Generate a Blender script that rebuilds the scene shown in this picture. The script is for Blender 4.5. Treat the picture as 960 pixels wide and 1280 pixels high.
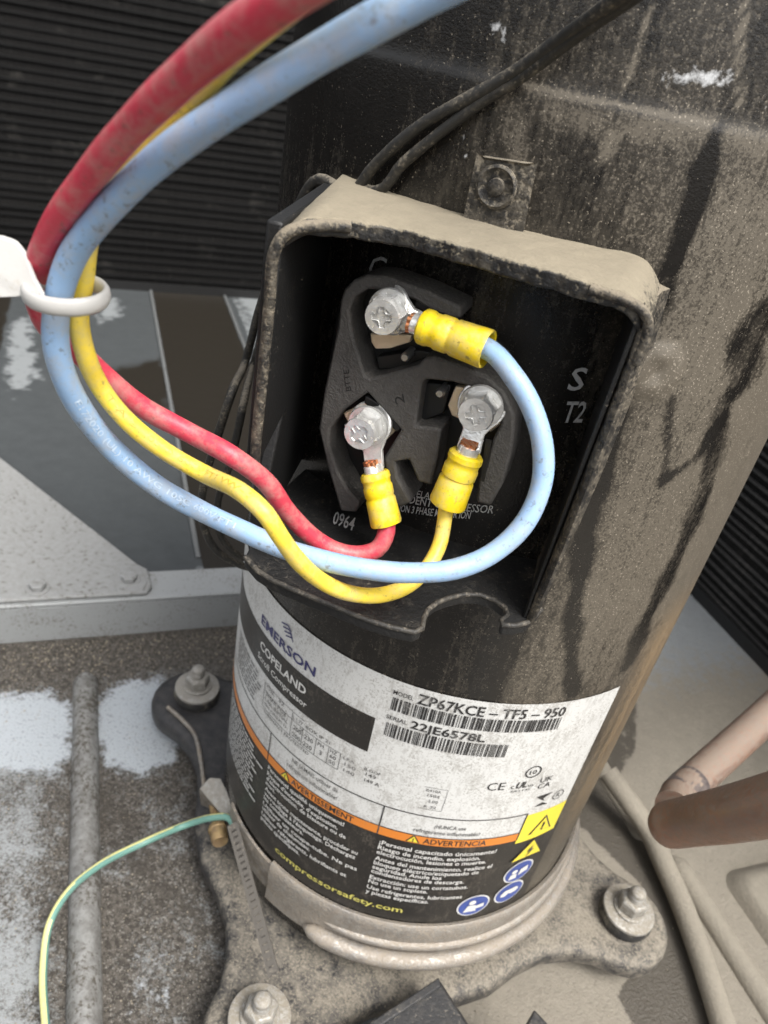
import bpy, bmesh, math, random
import numpy as np
from mathutils import Matrix, Vector
random.seed(7); rng = np.random.default_rng(7)
for o in list(bpy.data.objects): bpy.data.objects.remove(o)
scene = bpy.context.scene
COL = scene.collection
# ---------------------------------------------------------------- units
S = 0.093            # one drawing unit = the compressor shell's radius (93 mm)
ZF = -4.17           # drawing height of the base pan; becomes world z = 0
def W(p): return Vector((p[0]*S, p[1]*S, (p[2]-ZF)*S))
# ---------------------------------------------------------------- camera
PITCH, ROLL, YAW, DIST = -0.5623, 0.204, 0.127, 3.0664
def _rot():
    B = np.array([[1,0,0],[0,0,-1],[0,1,0]], float)
    c,s = math.cos(ROLL), math.sin(ROLL); Rz = np.array([[c,-s,0],[s,c,0],[0,0,1]])
    c,s = math.cos(PITCH), math.sin(PITCH); Rx = np.array([[1,0,0],[0,c,-s],[0,s,c]])
    c,s = math.cos(YAW), math.sin(YAW); Ry = np.array([[c,-s,0],[s,c,0],[0,0,1]])
    return Ry@B@Rx@Rz
RM = _rot(); CP = np.array([0,-DIST,0.])
cam_d = bpy.data.cameras.new('camera'); cam = bpy.data.objects.new('camera', cam_d); COL.objects.link(cam)
cam.matrix_world = Matrix.Translation(W(CP)) @ Matrix(RM.tolist()).to_4x4()
cam_d.sensor_fit = 'VERTICAL'; cam_d.sensor_height = 24; cam_d.lens = 18
cam_d.clip_start = 0.005; cam_d.clip_end = 100
cam_d.dof.use_dof = True; cam_d.dof.focus_distance = 2.25*S; cam_d.dof.aperture_fstop = 15
scene.camera = cam
scene.render.resolution_x, scene.render.resolution_y = 768, 1024
# ---------------------------------------------------------------- daylight (bright overcast from above, front and right)
SUN_EL, SUN_AZ = math.radians(58), math.radians(128)    # azimuth clockwise from +Y
wd = bpy.data.worlds.new('World'); scene.world = wd; wd.use_nodes = True
wn = wd.node_tree; bg = wn.nodes['Background']
sky = wn.nodes.new('ShaderNodeTexSky'); sky.sky_type = 'NISHITA'; sky.sun_disc = False
sky.sun_elevation = SUN_EL; sky.sun_rotation = SUN_AZ; sky.air_density = 1.0; sky.dust_density = 6.0; sky.ozone_density = 1.0
hs = wn.nodes.new('ShaderNodeHueSaturation'); hs.inputs['Saturation'].default_value = 0.22
wn.links.new(sky.outputs[0], hs.inputs['Color']); wn.links.new(hs.outputs[0], bg.inputs['Color']); bg.inputs['Strength'].default_value = 0.15
sd = bpy.data.lights.new('sun', 'SUN'); sd.energy = 1.5; sd.angle = math.radians(22); sd.color = (1.0, 0.96, 0.9)
sun = bpy.data.objects.new('sun', sd); COL.objects.link(sun)
sv = Vector((math.sin(SUN_AZ)*math.cos(SUN_EL), math.cos(SUN_AZ)*math.cos(SUN_EL), math.sin(SUN_EL)))
sun.rotation_euler = (-sv).to_track_quat('-Z', 'Y').to_euler(); sun.location = (0.5,-0.5,1.5)
vs = scene.view_settings; vs.view_transform = 'Standard'; vs.look = 'None'; vs.gamma = 1; vs.exposure = 0.86
scene.render.engine = 'CYCLES'
cy_ = scene.cycles; cy_.max_bounces = 5; cy_.diffuse_bounces = 3; cy_.glossy_bounces = 2; cy_.transmission_bounces = 1; cy_.caustics_reflective = False; cy_.caustics_refractive = False
# ---------------------------------------------------------------- survey helpers (pixel of the photograph -> point on a surface)
def ray(P):
    d = np.array([P[0]-480, -(P[1]-640), -960.]); d /= np.linalg.norm(d); return RM@d
def onz(P, z): d = ray(P); return CP + d*(z/d[2])
def dep(P, k): return CP + RM@(np.array([(P[0]-480)/960., -(P[1]-640)/960., -1])*k)
def onpl(P, n, k): d = ray(P); n = np.asarray(n); return CP + d*((k-n@CP)/(n@d))
def oncyl(P, r=1.0):
    d = ray(P); a = (d[:2]**2).sum(); b = d[:2]@CP[:2]; c = CP[:2]@CP[:2]-r*r
    return CP + d*((-b-math.sqrt(max(b*b-a*c,0)))/a)
def azz(P): X = oncyl(P); return (math.atan2(X[0],-X[1]), X[2])
def cyl(s, z, r=1.0): return (r*math.sin(s), -r*math.cos(s), z)
A31 = math.radians(31)
E1 = np.array([math.cos(A31), math.sin(A31), 0]); E2 = np.array([-math.sin(A31), math.cos(A31), 0])
def U(a, b, z): return E1*a + E2*b + np.array([0,0,z])     # the cabinet's own square frame
# ---------------------------------------------------------------- materials
class NT:
    def __init__(s, name):
        s.m = bpy.data.materials.new(name); s.m.use_nodes = True; s.t = s.m.node_tree; s.b = s.t.nodes['Principled BSDF']
        s.co = s.t.nodes.new('ShaderNodeTexCoord'); v = s.t.nodes.new('ShaderNodeVectorMath'); v.operation = 'SCALE'; v.inputs['Scale'].default_value = 1/S
        s.t.links.new(s.co.outputs['Object'], v.inputs[0]); s.v = v.outputs[0]
    def put(s, sock, val):
        if hasattr(val, 'node'): s.t.links.new(val, sock)
        elif isinstance(val, (tuple, list)) and len(val) == 3 and sock.type == 'RGBA': sock.default_value = (*val, 1)
        else: sock.default_value = val
    def math(s, op, a, b=0.0, c=0.0, clamp=False):
        n = s.t.nodes.new('ShaderNodeMath'); n.operation = op; n.use_clamp = clamp
        s.put(n.inputs[0], a); s.put(n.inputs[1], b); s.put(n.inputs[2], c); return n.outputs[0]
    def noise(s, scale, detail=4, rough=0.6, stretch=None, dist=0.0):
        n = s.t.nodes.new('ShaderNodeTexNoise'); n.inputs['Scale'].default_value = scale; n.inputs['Detail'].default_value = detail
        n.inputs['Roughness'].default_value = rough; n.inputs['Distortion'].default_value = dist
        v = s.v
        if stretch:
            q = s.t.nodes.new('ShaderNodeVectorMath'); q.operation = 'MULTIPLY'; s.t.links.new(v, q.inputs[0]); q.inputs[1].default_value = stretch; v = q.outputs[0]
        s.t.links.new(v, n.inputs['Vector']); return n.outputs['Fac']
    def voro(s, scale, feature='F1'):
        n = s.t.nodes.new('ShaderNodeTexVoronoi'); n.inputs['Scale'].default_value = scale; n.feature = feature; s.t.links.new(s.v, n.inputs['Vector']); return n.outputs['Distance']
    def mix(s, f, a, b):
        n = s.t.nodes.new('ShaderNodeMix'); n.data_type = 'RGBA'; s.put(n.inputs['Factor'], f); s.put(n.inputs['A'], a); s.put(n.inputs['B'], b); return n.outputs['Result']
    def attr(s, name):
        n = s.t.nodes.new('ShaderNodeAttribute'); n.attribute_name = name; return n.outputs['Fac']
    def upz(s):
        g = s.t.nodes.new('ShaderNodeNewGeometry'); x = s.t.nodes.new('ShaderNodeSeparateXYZ'); s.t.links.new(g.outputs['Normal'], x.inputs[0]); return x.outputs['Z']
    def cover(s, d, nz, sharp): return s.math('ADD', s.math('MULTIPLY', s.math('SUBTRACT', d, nz), sharp), 0.5, clamp=True)
    def bump(s, h, strength=0.3, dist=0.01):
        n = s.t.nodes.new('ShaderNodeBump'); n.inputs['Strength'].default_value = strength; n.inputs['Distance'].default_value = dist*S
        s.put(n.inputs['Height'], h); s.t.links.new(n.outputs[0], s.b.inputs['Normal'])
    def out(s, col, rough, metal=0.0, spec=0.5):
        s.put(s.b.inputs['Base Color'], col); s.put(s.b.inputs['Roughness'], rough); s.put(s.b.inputs['Metallic'], metal); s.b.inputs['Specular IOR Level'].default_value = spec
        return s.m
TAN = (0.34, 0.295, 0.225); TAN2 = (0.21, 0.175, 0.125)
def weathered(name, base, rough, metal=0.0, base2=None, dust=0.2, up=0.0, attr=None, dustcol=TAN, fine=70, sharp=5, big=3.0, bigk=0.7, bump=0.25, spec=0.5, dust2=None, lowf=0.0):
    k = NT(name)
    nb = k.noise(big, 3, 0.6); nf = k.noise(fine, 2, 0.7); nm = k.noise(big*5, 3, 0.65)
    d = k.math('ADD', dust, k.math('MULTIPLY', k.math('SUBTRACT', nb, 0.5), bigk))
    if up:
        u = k.math('MULTIPLY', k.math('POWER', k.math('MAXIMUM', k.upz(), 0.0), 1.5), up); d = k.math('ADD', d, u)
    if attr: d = k.math('ADD', d, k.attr(attr))
    f = k.cover(d, nf, sharp)
    if lowf: f = k.math('MAXIMUM', f, k.math('MULTIPLY', k.cover(d, nm, 2.5), lowf))
    b = k.mix(k.cover(0.5, nm, 3), base, base2 or base)
    dc = k.mix(nm, dustcol, dust2 or tuple(c*0.72 for c in dustcol))
    k.bump(nf, bump, 0.014)
    return k.out(k.mix(f, b, dc), k.math('ADD', rough, k.math('MULTIPLY', f, max(0.0, 0.9-rough))), k.math('MULTIPLY', k.math('SUBTRACT', 1.0, f), metal) if metal else 0.0, spec)
def plain(name, col, rough=0.6, metal=0.0, spec=0.5, emi=None):
    k = NT(name); n = k.noise(14, 4, 0.6); k.bump(k.noise(90, 2), 0.1, 0.006)
    return k.out(k.mix(n, tuple(c*0.85 for c in col), tuple(min(1,c*1.12) for c in col)), rough, metal, spec)
M = {}
def shell_mat():
    k = NT('black_shell_paint')
    nf = k.noise(120, 2, 0.8); nm = k.noise(16, 4, 0.7); nst = k.noise(20, 4, 0.72, (1,1,0.055)); ncl = k.noise(55, 3, 0.8, (1,1,0.5))
    a = k.attr('dust'); wv = k.attr('white_marks'); br = k.attr('rust')
    d = k.math('ADD', a, k.math('MULTIPLY', k.math('SUBTRACT', nst, 0.5), 0.6))
    d = k.math('ADD', d, k.math('MULTIPLY', k.math('SUBTRACT', nm, 0.5), 0.22))
    d = k.math('ADD', d, k.math('MULTIPLY', k.math('SUBTRACT', ncl, 0.5), 0.45))
    f = k.math('MAXIMUM', k.math('MULTIPLY', k.cover(d, nf, 4.0), 0.85), k.math('MULTIPLY', k.cover(d, 0.5, 2.2), 0.55))
    basec = k.mix(nm, (0.006,0.0056,0.0052), (0.017,0.015,0.013))
    dc = k.mix(nst, (0.185,0.160,0.122), (0.088,0.074,0.056)); dc = k.mix(k.math('MULTIPLY', br, 0.85, clamp=True), dc, (0.36,0.24,0.12))
    c = k.mix(f, basec, dc)
    c = k.mix(k.math('MULTIPLY', k.cover(k.math('ADD', k.math('MULTIPLY', d, 0.18), 0.20), k.noise(170, 1, 0.5), 12), 0.8), c, (0.33,0.29,0.23))
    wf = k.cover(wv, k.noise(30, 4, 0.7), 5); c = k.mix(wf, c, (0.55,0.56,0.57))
    k.bump(nf, 0.10, 0.012)
    return k.out(c, k.math('ADD', 0.25, k.math('MULTIPLY', f, 0.33)), 0.0, 0.6)
def floor_mat():
    k = NT('galvanised_base_pan')
    nf = k.noise(60, 3, 0.75); nm = k.noise(11, 5, 0.72); nb = k.noise(2.2, 3, 0.6); nsp = k.noise(34, 3, 0.8)
    dirt = k.attr('dirt'); wet = k.attr('wet'); salt = k.attr('salt'); tan = k.attr('tan')
    base = k.mix(nm, (0.30,0.315,0.32), (0.20,0.21,0.212))
    tn = k.mix(nm, (0.27,0.245,0.20), (0.175,0.155,0.125))
    c = k.mix(k.cover(tan, nm, 3), base, tn)
    c = k.mix(k.math('MULTIPLY', k.cover(0.36, nf, 7), 0.5), c, (0.10,0.09,0.075))
    df = k.cover(k.math('ADD', dirt, k.math('MULTIPLY', k.math('SUBTRACT', nb, 0.5), 0.5)), k.math('ADD', k.math('MULTIPLY', nm, 0.5), k.math('MULTIPLY', nf, 0.5)), 6)
    dcol = k.mix(k.cover(0.5, nsp, 8), (0.036,0.031,0.025), (0.088,0.078,0.066))
    dcol = k.mix(k.math('MULTIPLY',k.cover(0.37, k.noise(75,2,0.7), 9),0.7), dcol, (0.27,0.255,0.23))
    c = k.mix(df, c, dcol)
    sf = k.cover(salt, k.math('ADD',k.math('MULTIPLY',nm,0.75),k.math('MULTIPLY',nsp,0.25)), 7); c = k.mix(sf, c, k.mix(k.cover(0.38, nf, 9), (0.37,0.40,0.425), (0.19,0.19,0.19)))
    wf = k.cover(wet, nm, 6); c = k.mix(k.math('MULTIPLY', wf, 0.8), c, (0.04,0.034,0.027))
    k.bump(k.math('ADD', nf, nsp), 0.45, 0.02)
    return k.out(c, k.math('SUBTRACT', 0.75, k.math('MULTIPLY', wf, 0.3)), 0.0, 0.4)
def platform_mat():
    k = NT('painted_grey_sheet'); nm = k.noise(7, 6, 0.65); nb = k.noise(1.3, 5, 0.6, None, 0.6); nf = k.noise(70, 3, 0.7); wet = k.attr('wet'); salt = k.attr('salt')
    c = k.mix(nm, (0.072,0.079,0.082), (0.040,0.044,0.046))
    c = k.mix(k.cover(salt, nm, 7), c, (0.22,0.235,0.24))
    w = k.cover(wet, k.math('ADD', k.math('MULTIPLY', nm, 0.5), k.math('MULTIPLY', nb, 0.5)), 6); c = k.mix(w, c, (0.020,0.017,0.013))
    c = k.mix(k.math('MULTIPLY', k.cover(0.33, nf, 8), 0.35), c, (0.2,0.19,0.17))
    k.bump(nm, 0.12, 0.02); return k.out(c, k.math('SUBTRACT', 0.55, k.math('MULTIPLY', w, 0.15)), 0.0, 0.4)
def wire_mat(name, col, dirt=0.3, dark=(0.13,0.105,0.07)):
    k = NT(name); nf = k.noise(75, 3, 0.75); nm = k.noise(9, 4, 0.65)
    c = k.mix(nm, tuple(x*0.86 for x in col), tuple(min(1,x*1.1) for x in col))
    d = k.math('ADD', dirt, k.math('MULTIPLY', k.math('SUBTRACT', nm, 0.5), 0.5)); c = k.mix(k.math('MULTIPLY', k.cover(d, nf, 7), 0.6), c, dark)
    c = k.mix(k.math('MULTIPLY', k.cover(0.46, k.noise(16,4,0.75), 5), 0.36), c, (0.46,0.41,0.33))
    c = k.mix(k.math('MULTIPLY', k.cover(0.36, k.noise(40,3,0.8), 9), 0.6), c, dark)
    k.bump(nf, 0.12, 0.01)
    return k.out(c, 0.42, 0.0, 0.5)
def label_mat(name, col, dirt=0.34, col2=None):
    k = NT(name); nf = k.noise(110, 3, 0.75); nm = k.noise(7, 6, 0.7); nl = k.noise(45, 4, 0.7, (1,1,0.3))
    d = k.math('ADD', dirt, k.math('MULTIPLY', k.math('SUBTRACT', nm, 0.5), 0.5)); f = k.math('MAXIMUM', k.cover(d, nf, 7), k.math('MULTIPLY', k.cover(d, nl, 7), 0.6))
    c = k.mix(k.math('MULTIPLY', f, 0.62), col, col2 or (0.22,0.20,0.17)); k.bump(nm, 0.06, 0.02)
    return k.out(c, 0.42, 0.0, 0.5)
def coil_mat():
    k = NT('black_fin_pack'); n = k.noise(1.0, 3, 0.6, (40,40,1.0)); n2 = k.noise(2.5, 4, 0.6)
    sp = k.noise(55, 2, 0.7)
    c = k.mix(n, (0.006,0.006,0.006), (0.02,0.019,0.018)); c = k.mix(k.math('MULTIPLY', k.cover(0.33, n2, 6), 0.35), c, (0.10,0.095,0.085)); c = k.mix(k.math('MULTIPLY', k.cover(0.27, sp, 9), 0.5), c, (0.14,0.13,0.12))
    k.bump(n, 0.5, 0.03); return k.out(c, 0.75, 0.0, 0.12)
def copper_mat():
    k = NT('tarnished_copper'); nm = k.noise(8, 5, 0.72); nf = k.noise(50, 3, 0.7)
    c = k.mix(k.cover(0.5, nm, 4), (0.30,0.155,0.10), (0.255,0.178,0.145)); c = k.mix(k.math('MULTIPLY', k.cover(0.44, k.noise(3.4,5,0.7), 5), 0.75), c, (0.22,0.16,0.13))
    dd = k.cover(k.math('ADD', k.math('ADD', 0.40, k.math('MULTIPLY', k.math('SUBTRACT', nm, 0.5), 0.7)), k.math('MULTIPLY', k.math('MAXIMUM', k.upz(), 0.0), 0.25)), nf, 4); c = k.mix(k.math('MULTIPLY', dd, 0.8), c, (0.215,0.178,0.142))
    k.bump(nf, 0.15, 0.01); return k.out(c, k.math('ADD', 0.42, k.math('MULTIPLY', dd, 0.4)), k.math('MULTIPLY', k.math('SUBTRACT', 1.0, dd), 0.45))
def twotone_mat():   # green insulation with a yellow stripe, laid out by an attribute round the wire
    k = NT('green_yellow_insulation'); a = k.attr('stripe'); n = k.noise(60,3,0.7)
    c = k.mix(k.math('GREATER_THAN', a, 0.5), (0.12,0.25,0.21), (0.60,0.58,0.25)); c = k.mix(k.math('MULTIPLY', k.cover(0.36, n, 6), 0.4), c, (0.14,0.12,0.09)); return k.out(c, 0.45)
M['shell'] = shell_mat(); M['floor'] = floor_mat(); M['platform'] = platform_mat(); M['coil'] = coil_mat(); M['copper'] = copper_mat(); M['gy'] = twotone_mat()
M['fence'] = weathered('black_plastic_dusted', (0.010,0.010,0.010), 0.5, base2=(0.016,0.015,0.014), dust=0.33, up=0.55, dustcol=(0.275,0.238,0.172), fine=75, sharp=5, big=5, bigk=0.35, bump=0.3, lowf=0.35)
M['fence_in'] = weathered('black_plastic_speckled', (0.006,0.006,0.006), 0.55, dust=0.27, fine=110, sharp=10, big=6, bigk=0.35, dustcol=(0.17,0.15,0.12), bump=0.2)
M['block'] = weathered('moulded_grey_plastic', (0.078,0.074,0.069), 0.75, base2=(0.060,0.056,0.052), dust=0.24, up=0.22, fine=120, sharp=5, big=9, bigk=0.25, dustcol=(0.17,0.16,0.14), bump=0.35)
M['fencerim'] = weathered('dusted_plastic_rim', (0.014,0.013,0.012), 0.6, base2=(0.03,0.027,0.023), dust=0.37, up=0.45, fine=85, sharp=4.5, big=7, bigk=0.5, dustcol=(0.235,0.20,0.148), bump=0.35, lowf=0.7)
M['seam'] = weathered('grey_seam', (0.13,0.135,0.135), 0.6, dust=0.3, fine=40, dustcol=(0.06,0.055,0.05))
M['strapm'] = weathered('bright_strap_steel', (0.16,0.145,0.125), 0.4, 0.5, dust=0.3, fine=50, dustcol=(0.30,0.26,0.2))
M['braze'] = weathered('scorched_braze', (0.10,0.085,0.085), 0.45, 0.4, base2=(0.24,0.20,0.18), dust=0.3, fine=40, dustcol=(0.28,0.24,0.2))
M['shelfm'] = weathered('dusty_black_shelf', (0.010,0.010,0.010), 0.6, dust=0.22, up=0.04, fine=70, sharp=5, big=5, bigk=0.5, dustcol=(0.16,0.14,0.11), bump=0.3, lowf=0.4)
M['liprim'] = weathered('scuffed_lip', (0.03,0.028,0.025), 0.6, dust=0.36, fine=60, sharp=4, big=7, bigk=0.5, dustcol=(0.24,0.21,0.165), bump=0.3, lowf=0.5)
M['tabm'] = weathered('dusty_black_tab', (0.014,0.013,0.012), 0.5, dust=0.40, up=0.2, fine=70, sharp=5, big=8, bigk=0.5, dustcol=(0.27,0.235,0.18), bump=0.3, lowf=0.5)
M['pin'] = plain('bright_pin', (0.5,0.5,0.5), 0.35, 0.9)
M['pocket'] = plain('black_plastic', (0.012,0.012,0.012), 0.45)
M['red'] = wire_mat('red_insulation', (0.60,0.052,0.085), 0.25); M['blue'] = wire_mat('blue_insulation', (0.30,0.46,0.68), 0.26); M['yellow'] = wire_mat('yellow_insulation', (0.86,0.64,0.065), 0.28)
M['sleeve'] = wire_mat('yellow_nylon_sleeve', (0.84,0.62,0.012), 0.24)
M['tin'] = weathered('tinned_steel', (0.92,0.92,0.90), 0.2, 0.6, base2=(0.70,0.69,0.66), dust=0.22, fine=60, big=8, bigk=0.4, dustcol=(0.42,0.40,0.34), bump=0.15)
M['brassy'] = weathered('plated_brass_plate', (0.80,0.66,0.48), 0.35, 0.4, dust=0.2, fine=60, dustcol=(0.35,0.28,0.2), bump=0.15)
M['strand'] = plain('copper_strands', (0.62,0.26,0.12), 0.4, 0.9)
M['white_nylon'] = weathered('yellowed_white_nylon', (0.52,0.51,0.485), 0.42, dust=0.24, fine=40, big=7, bigk=0.5, sharp=4, dustcol=(0.45,0.40,0.31), bump=0.06)
M['lead'] = weathered('black_lead_jacket', (0.020,0.019,0.017), 0.6, dust=0.32, up=0.30, fine=90, dustcol=(0.20,0.175,0.135), big=9, lowf=0.5, bump=0.1)
M['plate'] = weathered('dusted_steel_plate', (0.022,0.022,0.024), 0.5, 0.0, base2=(0.05,0.047,0.045), dust=0.30, up=0.16, attr='dust', fine=75, sharp=4, big=4, bigk=0.55, dustcol=(0.295,0.262,0.21), dust2=(0.19,0.168,0.132), bump=0.4, lowf=0.85)
M['washer'] = weathered('dusted_zinc', (0.42,0.41,0.38), 0.5, 0.5, base2=(0.30,0.28,0.25), dust=0.36, up=0.14, fine=60, dustcol=(0.28,0.25,0.20), big=9, bigk=0.6, lowf=0.7, bump=0.3)
M['washer_dark'] = weathered('weathered_zinc', (0.40,0.39,0.36), 0.5, 0.5, base2=(0.22,0.20,0.18), dust=0.40, up=0.08, fine=45, dustcol=(0.33,0.31,0.27), big=6, lowf=0.7, bump=0.3)
M['rubber'] = weathered('dusty_rubber', (0.022,0.021,0.020), 0.8, dust=0.34, up=0.25, fine=45, dustcol=(0.30,0.27,0.21), lowf=0.7)
M['alu'] = weathered('dusted_aluminium_band', (0.38,0.36,0.33), 0.38, 0.6, base2=(0.26,0.23,0.20), dust=0.42, up=0.10, fine=70, big=5, sharp=3, dustcol=(0.33,0.29,0.235), dust2=(0.20,0.165,0.125), lowf=0.6, bump=0.3)
M['band'] = weathered('dull_steel_band', (0.36,0.34,0.31), 0.5, 0.7, base2=(0.20,0.17,0.14), dust=0.36, fine=50, big=6, dustcol=(0.35,0.30,0.24), lowf=0.6)
M['rusty'] = weathered('brassy_bolt', (0.38,0.27,0.13), 0.5, 0.5, base2=(0.20,0.13,0.07), dust=0.35, fine=45, dustcol=(0.36,0.28,0.17), lowf=0.5)
M['flange'] = weathered('grey_painted_flange', (0.29,0.30,0.30), 0.55, dust=0.34, fine=55, big=4, bigk=0.6, dustcol=(0.17,0.16,0.14), bump=0.15)
M['gusset'] = weathered('corroded_grey_plate', (0.265,0.27,0.267), 0.65, base2=(0.22,0.22,0.213), dust=0.33, fine=26, sharp=6, big=5, bigk=0.4, dustcol=(0.13,0.12,0.105), bump=0.35)
M['ribm'] = weathered('stained_galvanised_rib', (0.27,0.27,0.26), 0.55, 0.2, base2=(0.15,0.145,0.135), dust=0.44, fine=40, sharp=5, big=3, bigk=0.8, dustcol=(0.09,0.08,0.065), bump=0.35)
M['tanrib'] = weathered('dust_coated_steel', (0.30,0.27,0.22), 0.75, base2=(0.24,0.21,0.165), dust=0.45, up=0.2, fine=45, big=4, bigk=0.4, dustcol=(0.275,0.248,0.20), lowf=0.8, bump=0.3)
M['cover'] = weathered('dark_grey_plastic', (0.026,0.026,0.027), 0.5, dust=0.24, up=0.06, fine=60, dustcol=(0.20,0.18,0.15), big=5, lowf=0.3)
M['lab_white'] = label_mat('label_white', (0.64,0.64,0.62), 0.42); M['lab_black'] = label_mat('label_black', (0.022,0.020,0.018), 0.36, (0.15,0.13,0.105)); M['lab_orange'] = label_mat('label_orange', (0.66,0.215,0.035), 0.30)
M['lab_yellow'] = label_mat('label_yellow', (0.80,0.66,0.06), 0.28); M['lab_blue'] = label_mat('label_blue', (0.05,0.085,0.30), 0.28); M['ink'] = label_mat('printing_black', (0.022,0.021,0.021), 0.36, (0.40,0.39,0.37)); M['ink_white'] = label_mat('printing_white', (0.70,0.69,0.66), 0.33, (0.16,0.15,0.13))
M['ink_yellow'] = label_mat('printing_yellow', (0.62,0.56,0.14), 0.38, (0.12,0.11,0.08)); M['ink_navy'] = label_mat('printing_navy', (0.035,0.035,0.13), 0.34, (0.3,0.3,0.3)); M['ink_grey'] = label_mat('printing_grey', (0.55,0.55,0.54), 0.34, (0.04,0.04,0.04)); M['ink_faint'] = label_mat('printing_faint', (0.05,0.048,0.046), 0.42, (0.45,0.44,0.43))
M['ink_brown'] = label_mat('printing_brown', (0.48,0.34,0.04), 0.42, (0.80,0.6,0.08)); M['ink_pale'] = label_mat('printing_pale', (0.50,0.60,0.70), 0.42, (0.32,0.47,0.68))
M['grit'] = weathered('dry_grit', (0.20,0.17,0.13), 0.9, dust=0.5, fine=30)
# ---------------------------------------------------------------- mesh helpers
class MB:
    def __init__(s): s.v = []; s.f = []
    def add(s, vs, fs): o = len(s.v); s.v += [tuple(map(float,v)) for v in vs]; s.f += [tuple(i+o for i in f) for f in fs]; return s
    def prism(s, pts, off):           # polygon of 3-D points, swept by the vector off
        n = len(pts); off = np.asarray(off, float); a = [np.asarray(p,float) for p in pts]; nn = np.zeros(3)
        for i in range(n): nn += np.cross(a[i], a[(i+1)%n])
        if nn@off > 0: a = a[::-1]
        s.add(list(a)+[p+off for p in a], [tuple(range(n)), tuple(range(2*n-1, n-1, -1))]+[((i+1)%n, i, i+n, (i+1)%n+n) for i in range(n)]); return s
    def lathe(s, prof, o, ax, seg=24, sx=None, r2=None, hexa=False):  # prof (radius, height); closed at the ends
        o = np.asarray(o,float); ax = np.asarray(ax,float); ax /= np.linalg.norm(ax)
        u = np.cross(ax, (0,0,1) if abs(ax[2]) < 0.9 else (1,0,0)) if sx is None else np.asarray(sx,float); u -= ax*(u@ax); u /= np.linalg.norm(u); w = np.cross(ax, u)
        vs = [o+ax*h+(u*math.cos(2*math.pi*i/seg)+w*math.sin(2*math.pi*i/seg)*(r2 or 1))*r for r,h in prof for i in range(seg)]; m = len(prof)
        fs = [(j*seg+i, j*seg+(i+1)%seg, (j+1)*seg+(i+1)%seg, (j+1)*seg+i) for j in range(m-1) for i in range(seg)]
        fs += [tuple(range(seg-1,-1,-1)), tuple(range((m-1)*seg, m*seg))]
        return s.add(vs, fs)
    def tube(s, pts, rad, seg=14, up=None, cap=True, flat=1.0):
        P = np.asarray(pts, float); n = len(P); T = np.gradient(P, axis=0); T /= np.linalg.norm(T,axis=1)[:,None]
        u = np.cross(T[0], up if up is not None else (0.3,0.2,1)); u /= np.linalg.norm(u); vs = []; rr = rad if hasattr(rad,'__len__') else [rad]*n
        for i in range(n):
            u = u - T[i]*(u@T[i]); u /= np.linalg.norm(u); w = np.cross(T[i], u)
            vs += [P[i]+(u*math.cos(2*math.pi*k/seg)+w*math.sin(2*math.pi*k/seg)*flat)*rr[i] for k in range(seg)]
        fs = [(j*seg+i, j*seg+(i+1)%seg, (j+1)*seg+(i+1)%seg, (j+1)*seg+i) for j in range(n-1) for i in range(seg)]
        if cap: fs += [tuple(range(seg-1,-1,-1)), tuple(range((n-1)*seg, n*seg))]
        return s.add(vs, fs)
    def cylgrid(s, s0, s1, z0, z1, r, n=None):   # a patch on the shell: azimuth s (radians), height z
        n = n or max(1, int(abs(s1-s0)/0.02)+1)
        vs = [cyl(s0+(s1-s0)*i/n, z, r) for i in range(n+1) for z in (z0,z1)]
        return s.add(vs, [(2*i, 2*i+2, 2*i+3, 2*i+1) for i in range(n)])
def spline(pts, n=8):
    P = np.asarray(pts, float); P = np.vstack([2*P[0]-P[1], P, 2*P[-1]-P[-2]]); out = []
    for i in range(1, len(P)-2):
        p0,p1,p2,p3 = P[i-1:i+3]; a = np.linalg.norm(p1-p0)**.5+1e-9; b = np.linalg.norm(p2-p1)**.5+1e-9; c = np.linalg.norm(p3-p2)**.5+1e-9
        m1 = (p2-p1) + b*((p1-p0)/a - (p2-p0)/(a+b)); m2 = (p2-p1) + b*((p3-p2)/c - (p3-p1)/(b+c))
        for k in range(n):
            t = k/n; out.append((2*t**3-3*t*t+1)*p1+(t**3-2*t*t+t)*m1+(-2*t**3+3*t*t)*p2+(t**3-t*t)*m2)
    out.append(P[-2]); return np.array(out)
def resample(path, step):
    d = np.r_[0, np.cumsum(np.linalg.norm(np.diff(path,axis=0),axis=1))]; n = max(3,int(d[-1]/step)); t = np.linspace(0,d[-1],n)
    return np.stack([np.interp(t,d,path[:,k]) for k in range(3)],1)
def obj(name, mb, mat, parent=None, smooth=35, bevel=0, seg=2, weld=False, base=None):
    """links one mesh; origin = the parent's base, or `base`"""
    me = bpy.data.meshes.new(name); org = W((0,0,ZF)) if base is None else W(base)
    if parent is not None: org = parent.location.copy()
    me.from_pydata([W(v)-org for v in mb.v], [], mb.f); me.update()
    if weld:
        bm = bmesh.new(); bm.from_mesh(me); bmesh.ops.remove_doubles(bm, verts=bm.verts, dist=1e-6); bm.to_mesh(me); bm.free()
    me.materials.append(M[mat] if isinstance(mat,str) else mat)
    if smooth:
        me.polygons.foreach_set('use_smooth', [True]*len(me.polygons)); me.set_sharp_from_angle(angle=math.radians(smooth))
    o = bpy.data.objects.new(name, me); COL.objects.link(o)
    if parent is not None: o.parent = parent
    else: o.location = org
    if bevel:
        b = o.modifiers.new('bevel','BEVEL'); b.width = bevel*S; b.segments = seg; b.limit_method = 'ANGLE'; b.angle_limit = math.radians(32); b.harden_normals = False
    return o
def tag(o, label, cat, group=None):
    o['label'] = label; o['category'] = cat
    if group: o['group'] = group
    return o
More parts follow.
